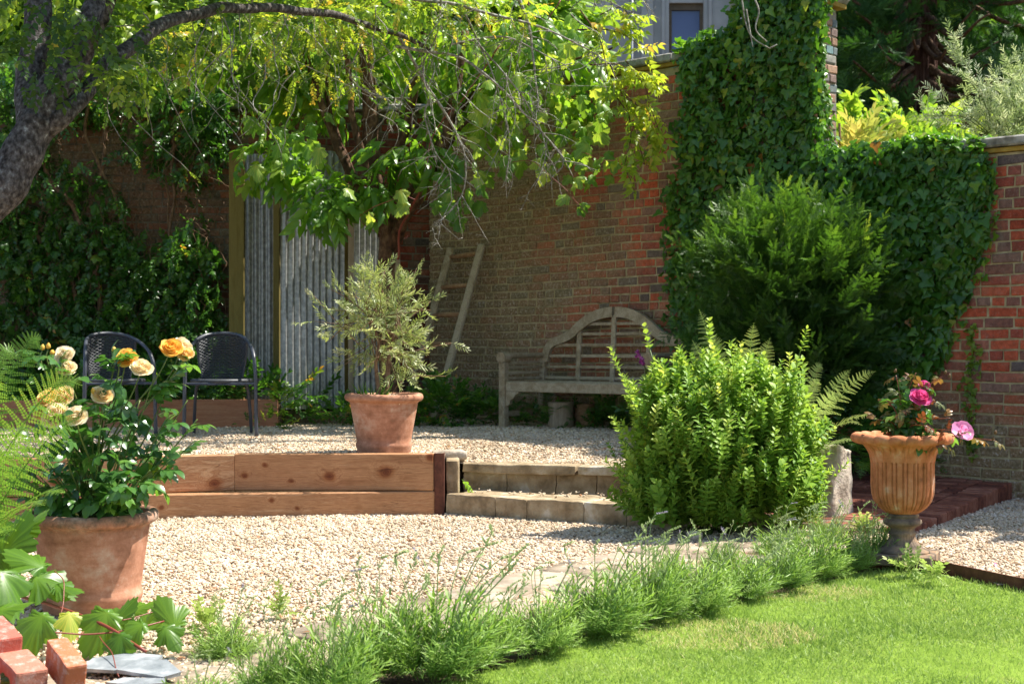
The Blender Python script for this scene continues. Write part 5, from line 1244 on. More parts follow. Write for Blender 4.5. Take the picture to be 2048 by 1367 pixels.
out = nrm((pos-rose_soil)*[1, 1, .2]+rng.normal(0, .22, (n, 3))); ax = nrm(out+[0, 0, -.05]+rng.normal(0, .3, (n, 3)))
for k in range(2): s_ = slice(k, None, 2); scatter(gl, RL[k], pos[s_], frames(ax[s_], nrm(rng.normal(0, .35, (len(pos[s_]), 3))+[0, -.1, 1])), rng.uniform(.075, .135, len(pos[s_])), np.clip(rng.beta(1.8, 2.2, len(pos[s_])), 0, 1)*.93)
build("canes", gst, M['greenstem'], rt_); build("foliage", gl, M['rose_leaf'], rt_)
# grass and weeds in the rose pot
g = G(); n = 260; a = rng.uniform(0, 2*pi, n); r = .2*np.sqrt(rng.random(n)); pos = RP+np.c_[r*np.cos(a), r*np.sin(a), np.full(n, .362)]
scatter(g, BLADE, pos, frames(nrm(rng.normal(0, .45, (n, 3))+[0, 0, 1]), rdir(n)), np.c_[np.full(n, .04), rng.uniform(.025, .065, n), np.full(n, .05)])
n = 130; a = rng.uniform(2.4, 4.8, n); r = rng.uniform(.08, .21, n); pos = RP+np.c_[r*np.cos(a), r*np.sin(a), rng.uniform(.365, .40, n)]; scatter(g, SMALL, pos, frames(rdir(n)*[1, 1, .3], nrm(rng.normal(0, .3, (n, 3))+[0, 0, 1])), .022)
tag(build("pot_weeds", g, M['grass']), "fine grass and small weeds on the soil of the rose pot", "weeds")

# pink rose in the urn
us = UC+[0, 0, .60]; ut = thing("pink_rose_bush", "pink rose with bronze young leaves growing in the urn", "rose bush", us)
for (px, py, d, R, col, fl) in ((1842, 792, 7.35, .050, .12, 7), (1850, 768, 7.42, .030, .3, 5), (1926, 862, 7.2, .056, .92, 2)):
    g = G(); R *= 1.25; c = P(px, py, d); ax = nrm([.1, -.75, .7]); rose(g, c-ax*R*.3, ax, R, col, fl, open_=1. if fl > 3 else 1.25); build("rose_flower", g, M['prose'], ut)
gl = G(); gst = G(); canes = []; gr = G()
for (px, py, d) in ((1842, 792, 7.35), (1850, 768, 7.42), (1926, 862, 7.2), (1990, 880, 7.2), (1885, 752, 7.4), (1832, 745, 7.45), (1792, 750, 7.5), (1765, 795, 7.5), (1755, 838, 7.45), (1900, 835, 7.3), (1870, 800, 7.4), (1800, 820, 7.3), (1890, 890, 7.2), (1770, 860, 7.4), (1850, 850, 7.2), (1800, 790, 7.6)):
    c = P(px, py, d); canes.append(curve([us+rng.normal(0, .02, 3)*[1, 1, 0], us+(c-us)*[.35, .35, .6]+[0, 0, .03], c], 20)); tube(gst, canes[-1], np.linspace(.0042, .0018, 20), 5, rnd=.3)
pos, T, f = along(canes, 9, .2, 1.); n = len(pos); out = nrm((pos-us)*[1, 1, .3]+rng.normal(0, .3, (n, 3)))
old = f < .72
for k, (gg, m) in enumerate(((gl, old), (gr, ~old))):
    if k == 0: kk = m
    else: kk = m
    scatter(gg, RL[k], pos[kk], frames(nrm(out[kk]+rng.normal(0, .3, (kk.sum(), 3))), nrm(rng.normal(0, .4, (kk.sum(), 3))+[0, -.1, 1])), rng.uniform(.07, .12, kk.sum())*(1 if k == 0 else .75), rng.random(kk.sum())*.9)
for (px, py, d) in ((1898, 755, 7.4), (1890, 748, 7.4), (1990, 868, 7.2), (1985, 880, 7.2), (1790, 745, 7.5)): rosebud(gr, gr, P(px, py, d), nrm([.2, 0, 1.]), .02, .2)
build("canes", gst, M['redstem'], ut); build("foliage", gl, M['rose_leaf'], ut); build("young_leaves", gr, M['rose_red'], ut)

# ---------------------------------------------------------------- olive tree
ob = OP+[0, 0, .37]; ot = thing("olive_tree", "small silvery green olive tree in the terracotta pot on the terrace", "olive tree", ob)
g = G(); stems = []
S1 = curve([ob+[-.03, 0, 0], P(752, 730, 9.92), P(757, 680, 9.9), P(735, 620, 9.9)], 14); S2 = curve([ob+[.01, 0, 0], P(778, 720, 9.95), P(786, 665, 9.95), P(800, 610, 9.95)], 14)
tube(g, S1, np.linspace(.015, .008, 14), 8); tube(g, S2, np.linspace(.020, .009, 14), 8)
oc = P(766, 652, 9.95); shoots = []
for k in range(74):
    S = S1 if rng.random() < .45 else S2; b = S[rng.integers(5, 14)]; d = rdir(1)[0]; d[2] = d[2]*1.1+.12; e_ = oc+nrm(d)*[.44, .36, .42]*rng.uniform(.5, 1.1)*(1+.12*sin(k*1.7))
    q = curve([b, (b+e_)/2+[0, 0, .03]+rng.normal(0, .02, 3), e_], 10); shoots.append(q); tube(g, q, np.linspace(.0045, .0018, 10), 5)
stray = curve([ob+[.03, 0, 0], P(800, 765, 9.8), P(830, 752, 9.8), P(893, 752, 9.8)], 14); tube(g, stray, .003, 5); shoots.append(stray)
build("stems", g, M['vinestem'], ot)
OT = twig_tpl(LANCE, 11, .38, 42, .1, 5, .008, True, False, .15)
g = G(); pos, T, f = along(shoots, 5, .35, 1.); n = len(pos); scatter(g, OT, pos, frames(nrm(T*.5+(pos-oc)*.8+rng.normal(0, .45, (n, 3))+[0, 0, .35]), rdir(n)), rng.uniform(.07, .15, n), np.clip(rng.normal(.5, .22, n), 0, 1))
build("foliage", g, M['olive'], ot)
g = G(); n = 36; a = rng.uniform(0, 2*pi, n); pos = OP+np.c_[-.07+.06*np.cos(a), -.02+.06*np.sin(a), np.full(n, .37)]; scatter(g, BLADE, pos, frames(nrm(np.c_[np.cos(a), np.sin(a), np.full(n, 1.2)]), rdir(n)), np.c_[np.full(n, .16), rng.uniform(.07, .16, n), np.full(n, .15)])
tag(build("pot_weeds", g, M['darkleaf']), "small grassy tuft beside the olive stems in its pot", "weeds")
# ================================================================== TREES, CLIMBERS, BACKGROUND
def pix(pts):                      # list of (px, py, depth)
    return np.array([P(*p) for p in pts])
def gnarl(q, a, s=6., o=0): return q+np.stack([noise(q, s, o), noise(q, s, o+9), noise(q, s, o+18)], -1)*a
def branch(g, pts, r0, r1, n=30, sides=10, kink=.012, rnd=0.):
    q = curve(pts, n); q = gnarl(q, kink); tube(g, q, np.linspace(r0, r1, n)*(1+.08*noise(q, 9, 4)), sides, rnd); return q
TW = twig_tpl(SMALL, 11, .26, 55, .25, 11)
TWO = twig_tpl(OVATE, 9, .34, 58, .3, 12)
TWD = twig_tpl(leaf_tpl(.5, (0, .8, 1, .7, 0), .2, .45), 10, .42, 50, .5, 13, .010)

TWY = twig_tpl(leaf_tpl(.52, (0, .85, 1, .6, 0), .25, .45), 7, .46, 60, .35, 17, .010)

OVL = twig_tpl(leaf_tpl(.8, (0, .85, 1, .6, 0), .2, .3), 9, .42, 60, .3, 23, .012)

# ---- left plum tree: leaning trunk, long arching limb
pb = np.array([-3.75, 8.1, 0.]); pt = thing("plum_tree", "leaning lichened plum tree at the left with one long limb arching right", "tree", pb)
g = G()
tr = branch(g, np.vstack([[pb-[0, 0, .1]], pix([(-190, 620, 8.1), (-95, 500, 8.0), (-10, 385, 8.0), (40, 300, 8.05), (75, 235, 8.1)])]), .135, .105, 44, 20, .02)
branch(g, pix([(70, 245, 8.1), (120, 160, 8.2), (160, 90, 8.3), (195, 10, 8.4), (240, -120, 8.6)]), .105, .07, 26, 16, .02)
branch(g, pix([(60, 260, 8.1), (55, 160, 8.3), (70, 60, 8.4), (60, -60, 8.5), (40, -200, 8.6)]), .09, .06, 22, 14, .02)
branch(g, pix([(125, 190, 8.15), (170, 110, 8.2), (215, 30, 8.1), (232, -60, 8.0)]), .036, .028, 20, 10, .01)
build("trunk", g, M['bark'], pt)
g = G()
limb = branch(g, pix([(75, 262, 8.1), (115, 235, 8.1), (150, 205, 8.2), (215, 135, 8.5), (290, 70, 8.9), (380, 30, 9.3), (480, 17, 9.8), (600, 22, 10.3), (700, 38, 10.7), (790, 68, 11.0), (860, 98, 11.2)]), .062, .016, 70, 12, .015)
build("limb", g, M['bark'], pt)
g = G(); tw = []
def tpath(pts, r0=.012, r1=.003, k=.01, n=26): q = branch(g, pix(pts), r0, r1, n, 6, k); tw.append(q); return q
main = [tpath([(795, 75, 11.1), (850, 165, 11.3), (900, 245, 11.4), (930, 310, 11.4), (925, 390, 11.4), (865, 452, 11.4)], .014),
 tpath([(640, 0, 10.6), (760, -5, 10.9), (900, 8, 11.2), (1000, 35, 11.3), (1090, 58, 11.4), (1170, 95, 11.5), (1205, 118, 11.5)], .020),
 tpath([(930, 20, 11.3), (960, 90, 11.4), (985, 150, 11.4), (1020, 270, 11.5), (1015, 360, 11.5)], .008),
 tpath([(790, 95, 11.1), (850, 103, 11.2), (930, 120, 11.3), (1010, 185, 11.4), (1080, 262, 11.5), (1120, 310, 11.5), (1145, 352, 11.5)], .014),
 tpath([(1030, -20, 11.4), (1055, 55, 11.5), (1072, 150, 11.5), (1080, 230, 11.5)], .016),
 tpath([(880, -30, 11.0), (872, 70, 11.2), (830, 150, 11.3), (800, 200, 11.3)], .010),
 tpath([(900, 90, 11.3), (1000, 75, 11.4), (1060, 95, 11.5), (1130, 130, 11.5)], .010),
 tpath([(860, 190, 11.3), (850, 230, 11.3), (870, 300, 11.3), (900, 345, 11.4), (905, 400, 11.4)], .008),
 tpath([(960, 90, 11.4), (1050, 200, 11.4), (1090, 290, 11.5), (1085, 345, 11.5)], .007),
 tpath([(1130, 0, 11.5), (1230, -10, 11.6), (1300, -40, 11.6)], .014),
 tpath([(720, 90, 10.9), (700, 150, 11), (745, 190, 11), (820, 200, 11)], .006)]
# side twigs, mostly bare and lichened
for q in list(main):
    for k in range(13):
        i = rng.integers(4, len(q)); b = q[i]; L_ = rng.uniform(.10, .38)
        d = nrm(np.array([rng.normal(0, .6), rng.normal(0, .35), -abs(rng.normal(.5, .45))]))
        m = b+d*L_*.5+rng.normal(0, .02, 3); e_ = b+d*L_+[rng.normal(0, .03), 0, -.05]
        qq = gnarl(curve([b, m, e_], 12), .006, 22); tube(g, qq, np.linspace(.0042, .0016, 12), 4); tw.append(qq)
        for _ in range(4):
            j = rng.integers(2, 12); d2 = nrm(rng.normal(0, 1, 3)+[0, 0, -.3]); tube(g, gnarl(curve([qq[j], qq[j]+d2*.04, qq[j]+d2*rng.uniform(.05, .12)+[0, 0, -.01]], 6), .003, 40), np.linspace(.0026, .001, 6), 3)
# hanging thin twigs on the left, under the limb
hang = []
for k in range(44):
    i = rng.integers(24, 66); b = limb[i]+rng.normal(0, .25, 3)*[1, 1.2, .3]+[0, .3, 0]; L_ = rng.uniform(.15, .8)
    q = gnarl(curve([b, b+[rng.normal(.05, .12), rng.normal(0, .1), -L_*.45], b+[rng.normal(.1, .22), rng.normal(0, .15), -L_]], 20), .028, 7)
    tube(g, q, np.linspace(.0045, .0014, 20), 4); hang.append(q)
for k in range(38):                 # ... and behind the main sprays
    b = P(rng.uniform(380, 1150), rng.uniform(-60, 190), rng.uniform(10.6, 11.8)); L_ = rng.uniform(.2, .7)
    q = gnarl(curve([b, b+[rng.normal(0, .15), 0, -L_*.5], b+[rng.normal(.05, .2), rng.normal(0, .1), -L_]], 18), .028, 7); tube(g, q, np.linspace(.0045, .0014, 18), 4); hang.append(q)
build("twigs", g, M['twig'], pt)
g = G()
pos, T, f = along(hang, 3, .0, .9); n = len(pos); scatter(g, TW, pos, frames(nrm(T+rng.normal(0, .6, (n, 3))), nrm(rng.normal(0, .5, (n, 3))+[0, 0, 1])), rng.uniform(.07, .13, n), np.clip(rng.normal(.38, .22, n), 0, .97))
for (c, r, n, s) in ((P(620, 40, 11.0), (1.15, .7, .24), 230, .13), (P(480, 80, 10.9), (.6, .6, .22), 60, .13), (P(850, 20, 11.2), (.8, .5, .20), 110, .13), (P(640, 140, 11.2), (.5, .5, .20), 60, .13), (P(330, 90, 10.2), (.4, .6, .25), 45, .11), (P(1010, 30, 11.5), (.45, .4, .15), 50, .10)):
    cloud(g, c, r, n, TW, s, .6, .5, rnd=(.58, .25))
for (c, r, n, s) in ((P(120, 10, 7.8), (.55, .4, .18), 40, .14), (P(30, 110, 7.7), (.25, .3, .20), 14, .14), (P(200, 160, 8.0), (.22, .3, .06), 12, .14), (P(270, 60, 8.4), (.30, .4, .2), 26, .14), (P(110, 130, 7.8), (.3, .2, .05), 12, .14)):
    cloud(g, c, r, n, TWO, s, .6, .3, rnd=(.10, .12))  # low tone: shade on the left clumps put into leaf colour
for (px, py, d) in ((235, 160, 8.0), (255, 150, 8.0), (282, 160, 8.05), (215, 148, 8.0)):
    cloud(g, P(px, py, d), (.03, .03, .02), 3, TWO, .16, 1, .2, rnd=(.5, .1))
# crown above the frame: unseen clumps added to shade seats, leaves, left wall
for (c, r, n, s) in (((-2.3, 9.0, 4.5), (1.9, 1.5, .8), 420, .30), ((-1.5, 9.6, 4.5), (1.1, 1.1, .5), 200, .28), ((-1.7, 8.3, 4.6), (.9, .8, .4), 260, .28), ((-1.3, 11.9, 4.25), (1.5, 1.0, .5), 150, .28), ((-2.9, 11.6, 4.4), (1.6, 1.4, .7), 170, .28), ((-3.2, 13.0, 4.2), (1.9, 1.0, .6), 330, .30)):
    cloud(g, c, r, n, TWO, s, .5, .3, rnd=(.45, .2), gap=1.3)
build("crown", g, M['plum'], pt)
# a few yellow plums
g = G()
for (px, py, d) in ((35, 130, 7.8), (716, 42, 10.9), (705, 132, 10.9), (776, 102, 11.0), (445, 15, 9.5)):
    g.add(ICO*[.019, .019, .021]+P(px, py, d), ICOF)
build("plums", g, M['gold_leaf'], pt)
g = G()
for pts in ([(1482, -10, 7.8), (1490, 40, 7.8), (1505, 75, 7.8), (1540, 98, 7.8)], [(1510, 0, 7.8), (1518, 25, 7.8), (1512, 60, 7.8), (1535, 85, 7.8)], [(1492, 20, 7.8), (1500, 60, 7.8), (1507, 95, 7.8)], [(1540, 98, 7.8), (1555, 90, 7.8)], [(1480, -200, 8.2), (1470, -80, 7.9), (1482, -10, 7.8)]):
    branch(g, pix(pts), .005, .003, 16, 5, .004)
build("hanging_twig", g, M['twig'], pt)

# ---- many stemmed tree behind the potted olive
cb = P(778, 850, 13.25); cb[2] = ZT-.05; ct = thing("multi_stemmed_tree", "many stemmed tree with brown bark fanning up behind the potted olive", "tree", cb)
g = G(); cst = []
for pts, r0, r1 in (([(775, 470, 13.2), (752, 380, 13.2), (742, 300, 13.2), (738, 190, 13.2), (735, 80, 13.2), (728, -80, 13.3)], .088, .06),
    ([(782, 500, 13.15), (812, 430, 13.0), (850, 375, 12.9), (885, 290, 12.8), (910, 190, 12.8), (935, 60, 12.8)], .062, .035),
    ([(768, 470, 13.2), (715, 370, 13.3), (668, 280, 13.3), (640, 190, 13.3), (603, 90, 13.4), (570, -20, 13.5)], .045, .03),
    ([(772, 460, 13.2), (790, 330, 13.3), (822, 200, 13.3), (850, 60, 13.4), (870, -60, 13.4)], .05, .03),
    ([(770, 450, 13.2), (722, 300, 13.1), (700, 180, 13.1), (690, 40, 13.1)], .035, .025),
    ([(765, 460, 13.2), (700, 330, 13.4), (655, 200, 13.4), (660, 60, 13.4)], .03, .02),
    ([(790, 430, 13.1), (850, 330, 13.2), (905, 240, 13.3), (1000, 120, 13.3), (1060, 0, 13.3)], .035, .02),
    ([(850, 360, 12.9), (930, 250, 12.9), (1030, 170, 12.8), (1160, 120, 12.6), (1240, 90, 12.4)], .02, .008)):
    cst.append(branch(g, pix(pts), r0, r1, 34, 12, .018))
branch(g, np.vstack([[cb], pix([(774, 700, 13.2), (770, 590, 13.2), (777, 500, 13.15), (775, 440, 13.2)])]), .10, .08, 26, 16, .02)
build("trunk", g, M['bark_brown'], ct)
g = G()
for (c, r, n, s, rn) in ((P(560, 310, 12.9), (.32, .3, .18), 34, .24, .5), (P(700, 370, 12.7), (.40, .3, .14), 44, .24, .3), (P(830, 300, 12.6), (.3, .3, .16), 26, .24, .3), (P(650, 400, 12.5), (.16, .2, .10), 14, .24, .3),
        (P(1010, 150, 12.9), (.80, .35, .50), 55, .27, .6), (P(840, 60, 13.4), (.9, .4, .4), 50, .28, .6), (P(600, 110, 13.8), (.8, .6, .45), 150, .28, .6), (P(1080, 40, 13.0), (.45, .5, .25), 50, .26, .7)):
    cloud(g, c, r, n, TWD, s, .6, .6, rnd=(rn, .2))
build("crown", g, M['fig_leaf'], ct)
# yellow green hanging spray at its right
g = G(); gs = G()
for pts in ([(1150, 60, 12.2), (1215, 60, 12.0), (1262, 78, 11.9), (1292, 110, 11.9)], [(1180, 130, 12.1), (1240, 130, 12.0), (1285, 165, 11.9), (1300, 210, 11.9), (1318, 262, 11.9)], [(1220, 130, 12.0), (1250, 200, 12.0), (1262, 270, 11.9), (1250, 330, 11.9), (1262, 362, 11.9)], [(1200, 30, 12.1), (1240, 15, 12.0), (1270, 45, 11.9)], [(1240, 180, 12.0), (1290, 230, 11.9), (1312, 300, 11.9)], [(1160, 20, 12.1), (1200, 80, 12.1), (1215, 150, 12.0), (1230, 190, 12.0)], [(1230, 190, 12), (1262, 240, 12), (1290, 330, 12)], [(1250, 120, 12), (1275, 150, 12), (1300, 170, 12)]):
    q = curve(pix(pts), 20); tube(gs, q, np.linspace(.007, .0025, 20), 5); pos, T, f = along([q], 13, .15, 1.); n = len(pos)
    scatter(g, TWY, pos, frames(nrm(T*.4+rng.normal(0, .6, (n, 3))+[.15, -.1, .05]), nrm(rng.normal(0, .3, (n, 3))+[0, 0, 1])), rng.uniform(.12, .18, n), np.clip(rng.normal(.6, .22, n), 0, 1))
build("hanging_foliage", g, M['yellow_leaf'], ct); build("side_branches", gs, M['bark_brown'], ct)

# ---- grape vine scrambling through it
vt = thing("grape_vine", "grape vine with big lobed leaves hanging through the tree before the wall", "vine", P(840, 840, 13.3)*[1, 1, 0]+[0, 0, ZT])
g = G(); gs = G()
def vleaf(c, s, rn, ax=None, nv=None):
    ax = nrm(np.array([rng.normal(0, .5), rng.normal(0, .3), -1.])) if ax is None else nrm(ax); nv = nrm(np.array([rng.normal(0, .45), -.7+rng.normal(0, .4), .75])) if nv is None else nrm(nv)
    scatter(g, VINE, np.array([c]), frames(ax[None], nv[None]), [s], [rn])
def vcluster(poly, n, d0, d1, s0=.10, s1=.17, rn=(.5, .22)):
    p = polysample(poly, n)
    for (px, py) in p: vleaf(P(px, py, rng.uniform(d0, d1)), rng.uniform(s0, s1), np.clip(rng.normal(*rn), 0, .97))
vcluster([(960, 60), (1000, 40), (1190, 60), (1240, 180), (1200, 260), (1190, 330), (1120, 330), (1000, 330), (950, 360), (940, 250)], 210, 12.2, 13.0, .11, .19, (.72, .2))
vcluster([(820, 90), (960, 60), (950, 330), (840, 330)], 45, 13.4, 13.7, .12, .19)
vcluster([(860, 330), (970, 330), (975, 400), (930, 440), (880, 420)], 16, 12.2, 12.5, .13, .19, (.35, .15))
vcluster([(1120, 300), (1220, 300), (1240, 345), (1200, 370), (1140, 360)], 14, 12.1, 12.5, .09, .13, (.6, .2))
vcluster([(500, 230), (640, 230), (640, 330), (500, 330)], 30, 12.3, 12.9, .12, .18, (.5, .2))
vcluster([(520, 20), (860, 20), (860, 250), (560, 260)], 70, 13.2, 13.9, .10, .16, (.6, .2))
for (px, py, s, rn) in ((742, 442, .13, .95), (815, 420, .17, .8), (800, 395, .15, .9), (1092, 362, .13, 1.), (1150, 382, .12, .85), (1138, 408, .14, .75), (1166, 422, .11, .4), (1155, 434, .10, .3), (1290, 318, .09, .5), (1205, 330, .12, .7), (1250, 325, .11, .8), (690, 392, .15, .8), (640, 310, .17, .9), (955, 372, .12, .9), (640, 330, .12, .6), (745, 460, .10, .6), (1310, 330, .09, .8), (1230, 340, .12, .6)):
    vleaf(P(px, py-18, 12.1), s, rn)
for pts, r in (([(1000, 330, 12.4), (1060, 320, 12.2), (1090, 345, 12.1), (1130, 380, 12.1), (1160, 415, 12.1), (1178, 440, 12.1)], .003), ([(760, 470, 12.8), (720, 440, 12.4), (745, 415, 12.2), (800, 395, 12.1), (830, 400, 12.1)], .003), ([(1150, 300, 12.3), (1200, 318, 12.1), (1260, 322, 12.1), (1300, 330, 12.1), (1318, 345, 12.1)], .0028), ([(1120, 0, 12.6), (1080, 60, 12.6), (1020, 130, 12.6), (960, 180, 12.6)], .006), ([(850, 330, 12.5), (870, 260, 12.5), (940, 180, 12.5), (1000, 90, 12.5)], .007), ([(795, 520, 13.0), (800, 460, 12.9), (830, 400, 12.7), (860, 330, 12.5)], .012)):
    q = gnarl(curve(pix(pts), 24), .01, 10); tube(gs, q, r, 5)
for (px, py) in ((1180, 432), (815, 470), (800, 455), (1300, 342), (895, 365)):
    b = P(px, py, 12.1); a = np.linspace(0, 5, 20); tube(gs, b+np.c_[.018*np.cos(a)-.018+a*.002, 0*a, -.018*np.sin(a)-a*.008], .0012, 4)
build("foliage", g, M['vine_leaf'], vt); build("stems", gs, M['redstem'], vt)

# ---- climbers on the left wall
cl = thing("wall_climber", "tangled dark climber with bare woody stems over the left wall", "climber", leftpt(300, 800, .2)*[1, 1, 0]+[0, 0, ZT])
g = G(); gs = G()
CP = [(-60, 120), (470, 150), (455, 300), (430, 340), (400, 430), (455, 520), (440, 620), (470, 680), (440, 790), (-60, 790)]
p = polysample(CP, 5200); nz = noise(np.c_[p/170., 0*p[:, :1]], 1.5, 6); dn = noise(np.c_[p/55., 0*p[:, :1]], 1.3, 16)
hole = inpoly(p, [(60, 230), (330, 220), (440, 330), (440, 470), (300, 420), (130, 480), (60, 400)])
keep = (nz+.6*dn > -.45)*(rng.random(len(p)) < np.where(hole, .42, 1.)); p = p[keep > 0]; n = len(p)
pos = leftpt(p[:, 0], p[:, 1], .06)+np.array([0, -1, 0])*(rng.random(n)**1.5*.42)[:, None]
ax = nrm(np.array([0, 0, -1.])+rng.normal(0, .8, (n, 3))); nv = nrm(np.array([.3, -.7, .6])+rng.normal(0, .5, (n, 3)))
sel = rng.random(n) < .3
scatter(g, VINE, pos[sel], frames(ax[sel], nv[sel]), rng.uniform(.06, .12, sel.sum()), np.clip(rng.beta(1.6, 2.6, sel.sum()), 0, 1))
scatter(g, TWO, pos[~sel], frames(ax[~sel], nv[~sel]), rng.uniform(.12, .2, (~sel).sum()), np.clip(rng.beta(1.6, 2.6, (~sel).sum()), 0, 1))
for pts, r in (([(350, 560), (345, 480), (352, 400), (345, 320), (355, 240), (340, 120)], .016), ([(345, 480), (340, 400), (330, 350), (345, 300), (380, 260)], .010), ([(210, 700), (200, 560), (160, 430), (100, 350), (90, 250)], .028), ([(70, 460), (110, 520), (150, 560), (170, 640)], .022), ([(240, 420), (200, 330), (180, 250), (200, 180)], .018), ([(40, 570), (70, 620), (90, 665), (60, 700)], .012), ([(0, 430), (60, 440), (110, 460), (135, 440)], .008), ([(190, 130), (215, 240), (215, 330), (190, 380)], .02), ([(410, 260), (420, 330), (415, 400)], .004), ([(135, 280), (130, 340), (128, 400)], .004), ([(330, 320), (300, 330), (270, 350)], .006), ([(300, 520), (320, 600), (300, 700), (320, 790)], .016), ([(60, 790), (40, 640), (80, 520)], .02), ([(430, 700), (400, 640), (380, 560), (350, 520)], .012)):
    a = np.array(pts, float); q = curve(np.c_[a, 0*a[:, :1]], 40); w3 = leftpt(q[:, 0], q[:, 1], .05)+[0, -.12, 0]; tube(gs, gnarl(w3, .03, 4.), r, 7)
for k in range(200):
    px, py = rng.uniform(-20, 450), rng.uniform(120, 640); n_ = 18; a = np.cumsum(rng.normal(0, 7, n_))+px; b = py+np.linspace(0, rng.uniform(40, 220), n_)
    w3 = leftpt(a, b, .05)+np.array([0, -1, 0])*rng.uniform(.02, .3); tube(gs, w3, rng.uniform(.0018, .0045), 4)
build("foliage", g, M['darkleaf'], cl); build("stems", gs, M['vinestem'], cl)
# low plants in the raised bed and at the wall foot
def groundcover(name, label, c, rad, n, tpl, size, mat, rn=(.4, .2), cat="plant", group=None):
    g = G(); cloud(g, c, rad, n, tpl, size, .5, -.2, rnd=rn, up=.5); return tag(build(name, g, mat), label, cat, group)
groundcover("bed_plants", "dark leafy plants filling the low board bed behind the chairs", (-3.3, 13.35, .66), (1.6, .28, .20), 420, TWO, .20, M['darkleaf'], (.45, .25))
groundcover("bed_plants", "leafy plants at the foot of the narrow corrugated sheet", (-2.02, 13.45, .50), (.34, .12, .10), 34, TWO, .12, M['darkleaf'], (.5, .25))
groundcover("low_plant", "leafy plant between the potted olive and the corrugated iron", (xd(690, 13.1)[0], 13.1, .46), (.18, .14, .12), 40, TWO, .17, M['darkleaf'], (.6, .2))
groundcover("low_plant", "bushy green plant at the foot of the ladder", (-.62, 13.25, .55), (.34, .25, .22), 150, TWO, .16, M['darkleaf'], (.6, .2))
groundcover("low_plant", "low green plants between the ladder and the bench", (-.2, 13.35, .48), (.3, .2, .14), 90, TWO, .14, M['darkleaf'], (.5, .2))
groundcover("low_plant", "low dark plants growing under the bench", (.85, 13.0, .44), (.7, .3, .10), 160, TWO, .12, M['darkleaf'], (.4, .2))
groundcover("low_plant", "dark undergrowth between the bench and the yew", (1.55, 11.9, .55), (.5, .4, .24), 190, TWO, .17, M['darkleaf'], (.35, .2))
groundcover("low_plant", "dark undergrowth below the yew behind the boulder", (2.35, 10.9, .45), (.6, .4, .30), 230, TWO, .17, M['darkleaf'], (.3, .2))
groundcover("low_plant", "little self sown plant at the wall foot behind the urn", (3.17, 10.92, .26), (.16, .08, .10), 26, TWO, .11, M['darkleaf'], (.6, .2))
groundcover("low_plant", "small leafy tuft in the gap left of the upper step", (-.335, 9.70, .22), (.001, .001, .001), 1, OVL, .16, M['vine_leaf'], (.5, .2))
groundcover("low_plant", "trailing sprig hanging over the end of the low board bed", (xd(556, 13.0)[0], 12.98, .62), (.06, .05, .20), 22, TWO, .10, M['plum'], (.6, .2))
groundcover("low_plant", "young shoots on the gravel by the right chair leg", (-2.2, 12.75, .44), (.38, .1, .06), 24, TWO, .09, M['plum'], (.5, .2))
# foxglove in front of the bench
fx = P(1290, 850, 11.6); fx[2] = ZT; ft = thing("foxglove", "single pink foxglove spire in front of the bench", "foxglove", fx)
g = G(); q = curve([fx, P(1300, 780, 11.55), P(1292, 740, 11.55), P(1272, 700, 11.55)], 20); tube(g, q, .006, 6); n = 10; scatter(g, LF, q[[2, 3, 4, 5, 6, 7, 8, 9, 10, 11]], frames(nrm(rdir(n)*[1, 1, .2]+[0, 0, .4]), rdir(n)), .09); build("stem", g, M['greenstem'], ft)
g = G()
for k in range(13):
    c = P(1271+k*1.2+rng.normal(0, 3), 699+k*2.0, 11.5+rng.uniform(-.03, .03)); d = nrm([rng.normal(0, .5), -.7, -.6]); gg = G(); lathe(gg, np.array([(.003, 0), (.008, .006), (.011, .02), (.015, .032)])*(.75+.03*k), 8); V = gg.verts()[:, [0, 2, 1]] @ frames(d[None], rdir(1))[0].T+c; g.add(V, np.concatenate(gg.L).reshape(-1, 4), rng.random())
build("bells", g, M['foxglove'], ft)

# ---- creeping grape vine in the bottom left corner
vb = np.array([-1.95, 5.3, .0]); v2 = thing("grape_vine", "creeping grape vine with broad leaves around the foot of the front pot", "vine", vb)
g = G(); gs = G()
for (px, py, d, s, a, rn, tilt) in ((20, 1080, 5.5, .20, 20, .3, .2), (60, 1120, 5.4, .19, -60, .45, .3), (10, 1170, 5.2, .2, 160, .35, .2), (95, 1165, 5.35, .19, 120, .15, .5), (55, 1010+40, 5.6, .16, 40, .5, .6), (130, 1175, 5.3, .13, 100, .3, .4), (15, 1215, 5.1, .15, 70, .5, .3),
        (70, 1255, 4.98, .17, 200, .5, 1.1), (140, 1245, 5.1, .12, 170, .97, .5), (200, 1250, 5.1, .18, 200, .6, .9), (240, 1232, 5.25, .16, 30, .3, .5), (262, 1262, 5.05, .15, 230, .5, .8), (300, 1235, 5.3, .12, 20, .6, .5), (340, 1235, 5.2, .15, -30, .6, .6), (235, 1290, 4.95, .13, 190, .1, .7), (340, 1270, 5.1, .12, 150, .3, .8), (10, 1130, 5.6, .17, -20, .3, .3), (-20, 1050, 5.5, .2, 0, .3, .3), (5, 1360, 4.5, .09, 60, .5, .6), (45, 1130, 5.7, .16, 90, .3, .2), (280, 1215, 5.4, .10, 60, .6, .5)):
    c = P(px, py, d); th = radians(a); ax = np.array([sin(th), .35*cos(th), cos(th)*.8]); vleaf(c-nrm(ax)*s*.4, s*rng.uniform(.85, 1.1), rn*.6 if rn < .9 else rn, ax, np.array([rng.normal(0, .2), -tilt, 1.]))
